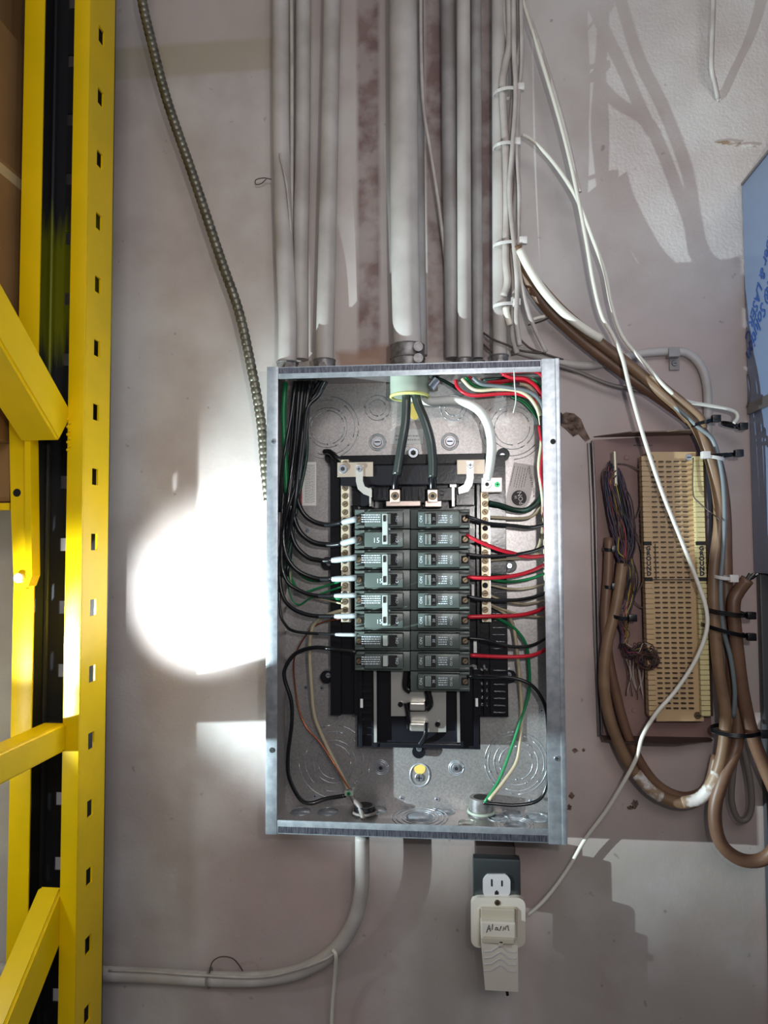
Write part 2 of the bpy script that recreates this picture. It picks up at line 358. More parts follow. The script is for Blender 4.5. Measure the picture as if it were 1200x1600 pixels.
# knockouts: concentric pressed rings
def knockout(px, py, radii, parts=4, gap=16):
    b_ = bmesh.new(); c = P(px, py, T+.0002)
    for j, r in enumerate(radii):
        rr = r*PX(T)
        for k in range(parts):
            a = 360/parts*k + 25*j + 10
            ring(b_, c, rr, .0006, a+gap/2, a+360/parts-gap/2 if j % 2 == 0 else a+360/parts-2)
        for k in range(3):
            a = math.radians(120*k+30+25*j)
            cyl(b_, (c.x+rr*math.cos(a), -T-.0003, c.z+rr*math.sin(a)), .0012, (0, -1, 0), .0008, 8)
    mesh_obj('knockout', b_, M['galvside'], boxt, 'all')
knockout(512, 668, (27, 32, 44, 50)); knockout(590, 637, (13, 20)); knockout(708, 637, (13, 20)); knockout(800, 668, (27, 34, 44, 50))
knockout(522, 1190, (26, 33, 46, 56)); knockout(806, 1192, (25, 33, 42, 47))
def bottom_knockout(px, py, radii, mt='galvside'):
    r0 = ray(px, py); t = (ZB+T - CAM.z)/r0.z; c = CAM + r0*t
    b_ = bmesh.new()
    for r in radii: ring(b_, (c.x, c.y, ZB+T+.0003), r, .0006, axis='Z')
    cyl(b_, (c.x, c.y, ZB+T-.0004), radii[0]*.92, (0, 0, 1), .0007, 24)
    mesh_obj('knockout', b_, M[mt], boxt, 'all')
bottom_knockout(656, 1277, (.019, .024, .031, .036)); bottom_knockout(470, 1268, (.014,)); bottom_knockout(512, 1268, (.014,)); bottom_knockout(588, 1266, (.014,))
bottom_knockout(730, 1286, (.012,), 'tin'); bottom_knockout(778, 1278, (.013,)); bottom_knockout(800, 1272, (.013,)); bottom_knockout(805, 1288, (.014, .019, .023)); bottom_knockout(838, 1277, (.014, .016)); bottom_knockout(695, 1268, (.013,))
# dimples with screws
def screw(parent, px, py, d, r, mt='screw', h=.0018, slot='cross', name='screw', rot=0):
    b_ = bmesh.new(); c = P(px, py, d); R_ = r*PX(d)
    cyl(b_, c, R_, (0, -1, 0), h, 18, R_*.85, 0)
    f = -d-h-.0001
    for a in ((0, 90) if slot == 'cross' else (0,) if slot == 'one' else ()):
        a = math.radians(a+rot); dx, dz = math.cos(a)*R_*.62, math.sin(a)*R_*.62; nx, nz = -math.sin(a)*R_*.12, math.cos(a)*R_*.12
        vs2 = [b_.verts.new((c.x+s*dx+t*nx, f, c.z+s*dz+t*nz)) for s, t in ((-1, -1), (1, -1), (1, 1), (-1, 1))]
        b_.faces.new(vs2).material_index = 1
    if slot == 'hex': cyl(b_, (c.x, f+.0003, c.z), R_*.5, (0, -1, 0), .0004, 6, mi=1)
    return mesh_obj(name, b_, [M[mt], M['slot']], parent)
def dimple(px, py, r):
    b_ = bmesh.new(); c = P(px, py, T)
    for k, rr in enumerate((r, r*.8)): ring(b_, c, rr*PX(0), .0009)
    o = mesh_obj('dimple', b_, M['galvside'], boxt, 'all'); screw(o, px, py, T, r*.55, 'screw', .003, 'one' if py < 800 else 'hex')
dimple(590, 691, 13); dimple(703, 690, 13); dimple(595, 1199, 11); dimple(713, 1200, 11)
def slot_ring(px, py, w_, h_):
    b_ = bmesh.new(); pts = []
    for i in range(37):
        a = 2*math.pi*i/36; pts.append(P(px+w_*math.cos(a), py+h_*math.sin(a)+(h_-w_)*(1 if math.sin(a) > 0 else -1)*.35, T+.0004))
    tube(b_, pts, .0012, 6); return mesh_obj('mounting_slot', b_, M['galvside'], boxt, 'all')
slot_ring(656, 1211, 15, 17); 
b_ = bmesh.new(); prism(b_, [(656+9*math.cos(a/8*math.pi), 1201+9*math.sin(a/8*math.pi)) for a in range(16)], 0, T+.0006); mesh_obj('mounting_hole', b_, M['yspot'], boxt)
b_ = bmesh.new(); prism(b_, [(648+9*math.cos(a/8*math.pi), 642+14*math.sin(a/8*math.pi)) for a in range(16)], 0, T+.0006); mesh_obj('mounting_hole', b_, M['yspot'], boxt)
screw(boxt, 655, 1215, T, 7, 'screw', .002)
for x, y in ((628, 1247), (683, 1249), (830, 1252), (492, 1244), (480, 829), (478, 1074), (503, 1075), (846, 1110), (470, 1018)): screw(boxt, x, y, T, 3.6, 'screw', .001, 'cross')
for x, y in ((427, 690), (864, 690), (425, 1172), (870, 1185)): screw(boxt, x, y, DF+.001, 4.5, 'screw' if (x, y) in ((427, 690), (870, 1185)) else 'slot', .0015, 'cross', 'flange_screw')
# stickers on the back plate
o = B('warning_label', [(467, 722, 494, 790, T, T+.0004)], M['sticker'], boxt)
B('red_stripe', [(466.5, 757, 472, 789, T+.0004, T+.0007)], M['redp'], o)
rnd = random.Random(3)
def fine_print(parent, x0, y0, x1, y1, d, rows, mt='ink', vertical=True, name='fine_print', fill=.55):
    b_ = bmesh.new()
    for i in range(rows):
        if vertical:
            x = x0+(x1-x0)*(i+.5)/rows; y = y0
            while y < y1:
                l = min(1+rnd.random()*3.2, y1-y); pbox(b_, x-(x1-x0)/rows*.22, y, x+(x1-x0)/rows*.22, y+l, d, d+.0002); y += l+.9
        else:
            y = y0+(y1-y0)*(i+.5)/rows; x = x0
            while x < x1:
                l = min(1+rnd.random()*3.2, x1-x); pbox(b_, x, y-(y1-y0)/rows*.22, x+l, y+(y1-y0)/rows*.22, d, d+.0002); x += l+.9
    return mesh_obj(name, b_, M[mt], parent)
fine_print(o, 476, 726, 492, 786, T+.0004, 7, 'sticker2')
o = B('white_label', [(609, 671, 661, 694, T, T+.0004)], M['sticker'], boxt); fine_print(o, 618, 678, 655, 690, T+.0004, 2, 'sticker2', False)
# tilted grey label with its round PON mark
lab = bmesh.new(); prism(lab, [(803, 722), (838, 728), (836, 745), (827, 785), (818, 796), (800, 793), (788, 790)], T, T+.0004); lab = mesh_obj('neutral_label', lab, M['sticker2'], boxt)
b_ = bmesh.new(); prism(b_, [(811+12*math.cos(a/12*math.pi), 778+12*math.sin(a/12*math.pi)) for a in range(24)], T+.0004, T+.0006); disc = mesh_obj('round_mark', b_, M['ink'], lab)
wall_text('lettering', 'PON', .0085, 813.5, 778, T+.0008, -100, M['sticker'], disc); wall_text('lettering', '20', .0045, 806, 777, T+.0008, -100, M['sticker'], disc)
wall_text('lettering', 'PLUG-ON NEUTRAL', .0048, 831, 752, T+.0006, -100, M['ink'], lab)
b_ = bmesh.new()
for i in range(28):
    a = i/28*2*math.pi; tube(b_, [P(811+13*math.cos(a), 778+13*math.sin(a), T+.0006), P(811+15*math.cos(a), 778+15*math.sin(a), T+.0006)], .0002, 4)
for i in range(6):
    xa = 804+i*3.9+(2 if i else 0); y = 728+i*.8
    while y < 760:
        l = 1+rnd.random()*3; k = (y-728)*-.22
        tube(b_, [P(xa+k, y, T+.0005), P(xa+k-.22*l, y+l, T+.0005)], .00045, 4); y += l+1
mesh_obj('fine_print', b_, M['ink'], lab)

# ------------------------------------------------------------------ black plastic chassis with bus bars
ch = thing('breaker_chassis', 'black plastic bus chassis with silver bars that carries the breakers inside the open panel box', 'electrical chassis')
B('base', [(516, 713, 792, 1118, .012, .022), (558, 1040, 750, 1169, .012, .028), (516, 713, 532, 1118, .022, .030), (553, 790, 560, 1118, .022, .034),
           (764, 713, 792, 1118, .022, .028), (745, 790, 750, 1118, .022, .036), (532, 710, 765, 725, .022, .036), (600, 1041, 720, 1045, .028, .04), (720, 1045, 724, 1168, .028, .036), (585, 1045, 590, 1168, .028, .036), (590, 1162, 720, 1169, .028, .034), (740, 1045, 748, 1168, .028, .036), (560, 1045, 566, 1168, .028, .036),
           (580, 745, 712, 765, .022, .038), (756, 1045, 760, 1118, .022, .034)], M['plastic'], ch, bev=.0005)
rb = [(772, 1048+i*11, 790, 1050+i*11, .028, .031) for i in range(7)] + [(752, 1048+i*11, 762, 1050+i*11, .022, .03) for i in range(6)] + [(770, 728+i*11, 790, 729.5+i*11, .028, .031) for i in range(28)] + [(566, 1070+i*11, 582, 1072+i*11, .028, .032) for i in range(8)]
for r in rb: B('rib', [r], M['plastic'], ch)
for x, y in ((514, 880), (513, 1055), (796, 884), (795, 1054), (655, 1170), (520, 716), (785, 712)):
    b_ = bmesh.new(); cyl(b_, P(x, y, T), 10*PX(0), (0, -1, 0), .014, 20); e = mesh_obj('mounting_ear', b_, M['plastic'], ch, True); screw(e, x, y, .0157, 4.5, 'screw', .0015, 'one')
B('crossbar', [(532, 726, 765, 758, .03, .058)], M['plastic'], ch, bev=.0015)
# lit silver rails and bus stabs
B('support_rail', [(584, 1046, 588.5, 1160, .028, .040)], M['tin'], ch); B('support_rail', [(714, 1046, 718.5, 1160, .028, .040)], M['tin'], ch)
b_ = bmesh.new(); prism(b_, [(611, 1040), (640, 1040), (640, 1078), (664, 1078), (664, 1097), (638, 1097), (638, 1105), (634, 1119), (611, 1119)], .032, .037); mesh_obj('bus_bar', b_, M['tin'], ch)
b_ = bmesh.new(); prism(b_, [(640, 1040), (697, 1040), (697, 1144), (668, 1144), (668, 1130), (640, 1130), (640, 1112), (665, 1112), (668, 1095), (668, 1060), (640, 1060)], .030, .035); mesh_obj('bus_bar', b_, M['tin'], ch)
B('bus_stab', [(640, 1098, 664, 1111, .035, .050)], M['tin'], ch, bev=.002); B('bus_stab', [(640, 1130, 664, 1143, .035, .050)], M['tin'], ch, bev=.002)
for x, y in ((626, 1100), (684, 1131)):
    b_ = bmesh.new(); cyl(b_, P(x, y, .037), 4*PX(.037), (0, -1, 0), .003, 14); mesh_obj('rivet', b_, M['plastic'], ch, True)
b_ = bmesh.new(); tube(b_, wpath([(636, 1048, .045), (634, 1072, .045), (642, 1080, .045)]), .0045, 10); tube(b_, wpath([(668, 1080, .045), (672, 1100, .045), (666, 1108, .045)]), .0045, 10); tube(b_, wpath([(634, 1098, .045), (638, 1118, .045), (638, 1138, .045)]), .003, 10)
tube(b_, wpath([(666, 1128, .04), (664, 1150, .04), (655, 1165, .03)]), .003, 10); mesh_obj('bus_insulator', b_, M['plastic'], ch, True)
# printed marks on the chassis
for r in ((563, 1092, 567, 1106), (743, 1091, 747, 1104), (733, 825, 741, 848), (737, 913, 741, 932), (740, 1002, 745, 1020)): B('white_mark', [(*r, .036, .0365)], M['sticker'], ch)
# tan plates and straps of the neutral
o = B('neutral_plate', [(527, 722, 583, 745, .058, .061)], M['plate'], ch, bev=.0006); screw(o, 536, 733, .061, 7.5, 'screw', .003, 'hex')
s = bmesh.new(); prism(s, [(556, 726), (567, 726), (567, 752), (570, 760), (581, 765), (581, 777), (568, 772), (559, 764), (556, 752)], .0605, .0630); s = mesh_obj('neutral_strap', s, M['tin'], ch); screw(s, 561, 733, .0635, 5, 'screw', .002)
o = B('neutral_plate', [(714, 718, 758, 741, .058, .061)], M['plate'], ch, bev=.0006)
s = bmesh.new(); prism(s, [(729, 720), (740, 720), (740, 746), (738, 758), (731, 768), (717, 772), (716, 762), (725, 757), (729, 747)], .0605, .0630); s = mesh_obj('neutral_strap', s, M['tin'], ch); screw(s, 735, 727, .0635, 5, 'screw', .002)
screw(ch, 646, 708, .036, 9, 'screw', .004, 'hex', 'centre_screw'); screw(ch, 523, 772, .022, 4, 'screw', .001, ''); 
# neutral bars with their screws
def neutral_bar(x0, x1, y0, y1, n, empties):
    b = B('neutral_bar', [(x0, y0, x1, y1, .034, .050)], M['brass'], ch, bev=.0004)
    B('bar_edge', [(x1, y0+30, x1+2.5, y1, .030, .048)], M['tin'], b)
    for i in range(n):
        y = y0+(i+.5)*(y1-y0)/n; x = (x0+x1)/2
        if i in empties: b_ = bmesh.new(); cyl(b_, P(x, y, .0495), 4.4*PX(.05), (0, -1, 0), .0008, 14); mesh_obj('screw_hole', b_, M['slot'], b)
        else: screw(b, x, y, .0502, 4.9, 'darkscrew', .0009, 'one', 'bar_screw', rnd.randrange(180))
neutral_bar(533, 545, 718, 972, 20, (2, 7, 12, 16)); neutral_bar(752, 764, 768, 972, 16, (4, 11))
o = B('neutral_lug', [(752, 746, 785, 769, .046, .060)], M['lug'], ch, bev=.001); screw(o, 761, 757, .060, 7, 'screw', .002, 'hex'); screw(o, 777, 757, .060, 4.5, 'greenscrew', .002, 'cross', 'green_screw')
# main lugs
B('lug_base', [(603, 783, 657, 791, .035, .062)], M['lug'], ch, bev=.0008); B('lug_base', [(664, 783, 690, 792, .035, .062)], M['lug'], ch, bev=.0008)
for x in (617, 676):
    o = B('main_lug', [(x-8, 765, x+8, 785, .038, .066)], M['lug'], ch, bev=.001); screw(o, x, 775, .066, 6.5, 'darkscrew', .001, 'hex')
B('lug_housing', [(583, 762, 607, 782, .03, .055), (590, 764, 594, 780, .055, .058), (598, 764, 602, 780, .055, .058), (627, 760, 664, 786, .03, .056), (632, 764, 636, 782, .056, .060), (644, 762, 647, 784, .056, .060), (654, 764, 658, 782, .056, .060), (684, 762, 712, 782, .03, .055), (688, 766, 694, 768, .055, .058), (688, 772, 694, 774, .055, .058)], M['plastic'], ch, bev=.0006)
B('side_clip', [(577, 762, 580, 791, .03, .06)], M['tin'], ch); B('side_clip', [(706, 760, 710, 791, .03, .06), (703, 757, 713, 761, .05, .062)], M['tin'], ch)
for r in ((546, 745, 578, 791, .022, .04), (712, 762, 742, 790, .022, .045), (744, 745, 751, 820, .022, .04)): B('housing_panel', [r], M['plastic'], ch, bev=.001)

# ------------------------------------------------------------------ breakers
PITCH_Y = 31.75; Y0 = 795
def breaker(side, row, poles, label, group=None, dark=False):
    t = thing('circuit_breaker', label, 'circuit breaker', group=group)
    ya, yb = Y0+row*PITCH_Y+.8, Y0+(row+poles)*PITCH_Y-.8
    xo = lambda a: 641+a if side > 0 else 641-a*.93          # a = pixels out from the centre line
    def R_(a0, a1, y0, y1, d0, d1, bev=.0006): 
        x0, x1 = sorted((xo(a0), xo(a1))); return (x0, y0, x1, y1, d0, d1, bev)
    rects = []
    for p in range(poles):
        y0, y1 = Y0+(row+p)*PITCH_Y+.8, Y0+(row+p+1)*PITCH_Y-.8
        rects += [R_(.5, 93, y0, y1, .030, .064), R_(12, 77, y0+4, y1-3, .060, .0775, .0011), R_(12, 93, y0, y0+1.5, .06, .067), R_(77, 93, y0+1, y0+5, .06, .070), R_(77, 93, y1-5, y1-1, .06, .070)]
        if side > 0: pass
    B('body', rects, M['breaker'], t, smooth=True)
    for p in range(poles):
        y0, y1 = Y0+(row+p)*PITCH_Y+.8, Y0+(row+p+1)*PITCH_Y-.8; ym = (y0+y1)/2
        # switch well, handle
        B('switch_well', [R_(22, 40, y0+6, y1-6, .0774, .0780)], M['slot'], t)
        if side > 0:
            h = bmesh.new()
            for k, (a0, a1, dd) in enumerate(((23, 26, .0855), (26, 29.5, .0835), (29.5, 32.5, .0845))):
                pbox(h, *R_(a0, a1, y0+7, y1-7, .077, dd)[:6], bev=.0004)
            mesh_obj('handle', h, M['handle'], t, True)
            wall_text('lettering', '20', .0045, 641+37, ym, .0782, -90, M['print'], t); wall_text('lettering', 'ON', .0055, 641+17, ym, .0777, -90, M['print'], t)
        else:
            if poles == 1: B('handle', [R_(38, 46, y0+7, y1-7, .077, .092)], M['tie2'], t, bev=.0006)
            else: B('handle', [R_(33, 40, y0+7, y1-7, .077, .082)], M['handle'], t, bev=.0006)
            wall_text('lettering', 'ON', .005, xo(22), ym, .0782, -90, M['print'], t)
        if side > 0:
            fine_print(t, 641+44, y0+8, 641+58, y1-8, .0776, 4, 'print', False, 'rating_print')
            wall_text('lettering', 'CU AL', .004, 641+64, ym, .0777, -90, M['print'], t)
        elif p == 0: fine_print(t, xo(82), y0+7, xo(50), y1-9, .0776, 4, 'print', False, 'rating_print')
        elif p == 1 and row == 0: wall_text('lettering', '15', .009, xo(57), ym+2, .0777, 0, M['print'], t)
        elif p == 1: wall_text('lettering', '15', .008, xo(52), ym+2, .0777, 0, M['print'], t)
        # terminal
        B('terminal_clamp', [R_(80, 91, ym-6, ym+6, .06, .0655)], M['slot'], t)
        screw(t, xo(86), ym, .0655, 4.6, 'darkscrew', .0012, 'one', 'terminal_screw', 40+p*30)
    if poles == 2:
        B('handle_tie', [R_(38, 47, Y0+row*PITCH_Y+8, Y0+(row+2)*PITCH_Y-8, .080, .094)], M['tie2'], t, bev=.0008)
        for p in range(2): B('tie_window', [R_(41, 45.5, Y0+(row+p)*PITCH_Y+10, Y0+(row+p)*PITCH_Y+20, .094, .0942)], M['slot'], t)
        b_ = bmesh.new(); cyl(b_, P(xo(35), Y0+(row+1)*PITCH_Y, .066), .0014, (0, -1, 0), .004, 12); mesh_obj('rivet', b_, M['screw'], t, True)
    return t
ordn = ['top', 'second', 'third', 'fourth', 'fifth', 'sixth', 'seventh', 'eighth', 'lowest']
for i, (r, nm) in enumerate(((0, 'topmost'), (2, 'middle'), (4, 'lowest'))):
    breaker(-1, r, 2, f'{nm} of the three two-pole breakers with a pale handle tie, left column of the panel', 'two-pole breakers in the left column')
breaker(-1, 6, 1, 'single black breaker with bright handle just under the two-pole ones, left column', 'single breakers in the left column')
breaker(-1, 7, 1, 'lowest black breaker of the left column, directly above the silver bus bar', 'single breakers in the left column')
ends = ['black', 'red', 'black', 'red', 'black', 'red', 'black', 'red', 'black']
for r in range(9):
    breaker(1, r, 1, f'{ordn[r]} single breaker from the top in the right column, {ends[r]} wire at its terminal', 'single breakers in the right column')

# ------------------------------------------------------------------ wires
def wire(name, label, pts, rpx, mt, cat='wire', group=None, n=6, seg=8, tipfrom=None, tipmat='tip', flat=1.0):
    b_ = bmesh.new(); path = wpath(pts, n); dm = sum((p[2] if len(p) > 2 else 0) for p in pts)/len(pts)
    r = rpx*PX(dm)
    if tipfrom is None:
        tube(b_, path, r, seg, flat=flat); o = mesh_obj(name, b_, M[mt], None, 'all')
        return tag(o, label, cat, group)
    t = thing(name, label, cat, group=group)
    k = min(range(len(path)), key=lambda i: (path[i]-P(*tipfrom)).length)
    tube(b_, path[:k+2], r, seg); mesh_obj('insulation', b_, M[mt], t, 'all')
    b_ = bmesh.new(); n2 = len(path)-k; tube(b_, path[k:], lambda i: r*(.5 if i == 0 else 1.0 if i == 1 else 1.22), seg); o = mesh_obj('painted_glare_end', b_, M[tipmat], t, 'all'); o['label'] = 'black wire end coloured pale for torch glare'  # pale sleeve: torch glare on the black wire as colour
    return t
G = 'black wires feeding the left breakers'
D = .070
LW_ = [
 ([(505, 596, .05), (494, 616, .052), (478, 642, .055), (469, 700, .056), (464, 765, .056), (470, 795, .056), (485, 812, .056), (508, 820, .057), (531, 817, .060), (557, 811, D)], 4.0, (531, 817, .060), 'printed black wire curving to the topmost left breaker terminal'),
 ([(500, 596, .045), (488, 616, .047), (474, 650, .05), (462, 740, .052), (458, 795, .053), (467, 828, .053), (487, 846, .054), (510, 851, .055), (530, 850, .060), (557, 843, D)], 4.3, (530, 850, .060), 'thick black wire curving to the second left breaker terminal'),
 ([(480, 596, .05), (468, 680, .052), (457, 770, .053), (453, 815, .053), (461, 850, .053), (480, 870, .054), (497, 875, .056), (513, 876, .060), (557, 871, D)], 4.0, (513, 876, .060), 'thick black wire curving to the third left breaker terminal'),
 ([(474, 596, .055), (464, 690, .058), (451, 780, .060), (443, 830, .060), (447, 866, .060), (463, 890, .060), (490, 903, .060), (513, 905, .062), (557, 903, D)], 4.0, (513, 905, .062), 'thick black wire curving to the fourth left breaker terminal'),
 ([(468, 596, .06), (460, 700, .062), (448, 790, .06), (440, 870, .06), (447, 906, .06), (465, 921, .06), (490, 930, .062), (517, 931, .064), (557, 930, D)], 3.2, (517, 931, .064), 'black wire curving to the fifth left breaker terminal'),
 ([(462, 596, .045), (456, 690, .045), (446, 790, .045), (438, 880, .045), (440, 925, .05), (455, 949, .055), (483, 961, .06), (517, 963, .064), (557, 962, D)], 3.4, (517, 963, .064), 'black wire curving to the sixth left breaker terminal'),
 ([(460, 596, .04), (450, 690, .04), (441, 800, .04), (437, 900, .045), (438, 955, .05), (446, 976, .055), (463, 987, .06), (517, 991, .064), (557, 992, D)], 2.4, (517, 991, .064), 'thin black wire curving to the seventh left breaker terminal'),
]
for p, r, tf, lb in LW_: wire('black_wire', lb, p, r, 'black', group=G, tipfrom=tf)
wire('black_wire', 'long black wire from the lowest left breaker looping down to the green clamp', [(557, 1019, D), (520, 1014, .06), (490, 1012, .05), (462, 1021, .045), (446, 1043, .045), (445, 1062, .045), (455, 1095, .045), (456, 1130, .045), (450, 1180, .045), (452, 1215, .045), (468, 1247, .04), (485, 1255, .035), (510, 1248, .03), (540, 1243, .03)], 3.3, 'black')
for i, (p, r) in enumerate((([(462, 596, .065), (455, 650, .07), (446, 700, .075), (440, 740, .07), (437, 800, .06)], 2.6), ([(490, 596, .05), (482, 640, .056), (478, 690, .06), (468, 740, .065), (452, 790, .07), (440, 830, .065)], 2.4), ([(484, 596, .06), (475, 660, .065), (467, 730, .068), (460, 790, .068), (448, 850, .06), (440, 900, .05)], 3.2), ([(510, 596, .06), (498, 618, .062), (480, 640, .066), (474, 700, .066), (466, 760, .066), (455, 810, .062), (446, 860, .056)], 3.4), ([(472, 596, .035), (470, 680, .035), (462, 760, .035), (458, 830, .04), (448, 900, .045)], 3.6))):
    wire('black_wire', ('foremost black wire at the left edge of the vertical bundle', 'thin shiny black wire slanting across the front of the vertical bundle', 'thick black wire in the middle of the vertical bundle', 'black wire entering the vertical bundle from the third conduit', 'rearmost black wire of the vertical bundle, against the back plate')[i], p, r, 'black', group='black wires bundled at the left side')
wire('black_wire', 'short black wire poking out at the upper left corner of the chassis', [(508, 706, .02), (516, 707, .03), (526, 716, .04), (534, 722, .04)], 5, 'black')
for p, r, lb in (
 ([(446, 598, .06), (443, 650, .06), (446, 720, .055), (448, 770, .05)], 4.2, 'thick green wire at the top of the left side of the panel box'),
 ([(474, 640, .045), (480, 680, .045), (478, 720, .045), (468, 770, .045), (458, 830, .045), (450, 880, .045)], 2.8, 'dark green wire bulging right of the black bundle'),
 ([(448, 770, .05), (455, 800, .045), (452, 850, .04), (462, 890, .04), (490, 908, .045), (533, 902, .05)], 1.8, 'green wire ending highest on the left neutral bar'),
 ([(442, 860, .04), (450, 905, .04), (470, 925, .045), (500, 918, .05), (533, 908, .05)], 1.8, 'green wire crossing up to the left neutral bar'),
 ([(450, 830, .03), (452, 890, .03), (465, 920, .04), (490, 930, .045), (533, 936, .05)], 2.4, 'green wire ending lowest on the left neutral bar'),
 ([(446, 870, .035), (452, 925, .035), (466, 945, .035), (490, 932, .045), (533, 917, .05)], 1.5, 'thin green wire looping low before the left neutral bar')):
    wire('green_wire', lb, p, r, 'darkgreen' if r in (2.8,) else 'green')
wire('beige_wire', 'thin beige wire from the bundle to the left neutral bar', [(450, 880, .035), (458, 915, .035), (480, 930, .04), (510, 938, .045), (534, 943, .051)], 1.5, 'beige')
wire('beige_wire', 'long beige wire from the left neutral bar down to the lower left cable clamp', [(536, 954, .052), (520, 958, .05), (498, 968, .045), (487, 985, .04), (484, 1020, .035), (487, 1075, .03), (492, 1120, .025), (508, 1160, .022), (524, 1192, .022), (536, 1216, .025), (547, 1240, .03)], 3, 'beige')
wire('copper_wire', 'bare copper earth wire winding down beside the long beige wire', [(534, 966, .05), (505, 972, .045), (487, 982, .04), (472, 1002, .03), (461, 1025, .02), (459, 1045, .015), (462, 1080, .012), (468, 1112, .012), (480, 1138, .014), (500, 1160, .02), (520, 1190, .028), (535, 1215, .03), (549, 1238, .03)], 1.3, 'copper', n=8)
wire('grey_cable', 'grey sheathed cable entering at the bottom left bushing', [(545, 1232, .03), (552, 1248, .032), (562, 1260, .036), (568, 1280, .045)], 4.5, 'dcab', cat='cable')
t = thing('cable_clamp', 'small greenish metal clamp on the grey cable near the bottom left bushing', 'clamp'); B('body', [(538, 1236, 552, 1244, .02, .036)], M['pvc'], t, bev=.001); screw(t, 545, 1240, .036, 3, 'greenscrew')
# right side
E_ = .04
for p, r, mt, lb in (
 ([(728, 806, .068), (742, 811, .07), (765, 818, .066), (800, 821, .055), (828, 824, .05), (852, 820, E_)], 2.8, 'black', 'black wire leaving the top right breaker terminal'),
 ([(729, 836, .068), (742, 843, .07), (775, 857, .066), (800, 864, .06), (826, 870, .05), (852, 868, E_)], 3.0, 'red', 'red wire sloping down from the second right breaker'),
 ([(729, 866, .068), (760, 869, .066), (800, 867, .06), (830, 862, .05), (852, 854, E_)], 2.8, 'black', 'black wire leaving the third right breaker, crossing the red one'),
 ([(730, 902, .068), (765, 903, .066), (800, 900, .058), (828, 893, .05), (852, 882, E_)], 3.0, 'red', 'red wire leaving the fourth right breaker'),
 ([(730, 932, .068), (760, 937, .066), (800, 938, .058), (830, 934, .05), (853, 926, E_)], 2.8, 'black', 'black wire leaving the fifth right breaker'),
 ([(731, 964, .068), (765, 963, .066), (805, 962, .058), (832, 957, .05), (854, 948, E_)], 3.2, 'red', 'red wire leaving the sixth right breaker'),
 ([(731, 997, .068), (758, 1000, .066), (785, 1008, .06), (812, 1011, .055), (835, 1007, .05), (856, 995, E_)], 2.6, 'black', 'black wire sagging from the seventh right breaker'),
 ([(735, 1024, .068), (775, 1026, .06), (815, 1026, .055), (838, 1022, .05), (857, 1012, E_)], 3.0, 'red', 'red wire leaving the eighth right breaker, the lowest red one')):
    wire('red_wire' if mt == 'red' else 'black_wire', lb, p, r, mt, group='wires leaving the right breakers')
wire('black_wire', 'long black wire from the lowest right breaker looping down to the bottom right bushing', [(731, 1057, .068), (770, 1058, .05), (800, 1059, .045), (828, 1069, .045), (846, 1090, .045), (855, 1120, .045), (857, 1190, .045), (853, 1232, .045), (838, 1252, .045), (805, 1258, .045), (775, 1256, .045), (755, 1254, .045)], 2.8, 'black')
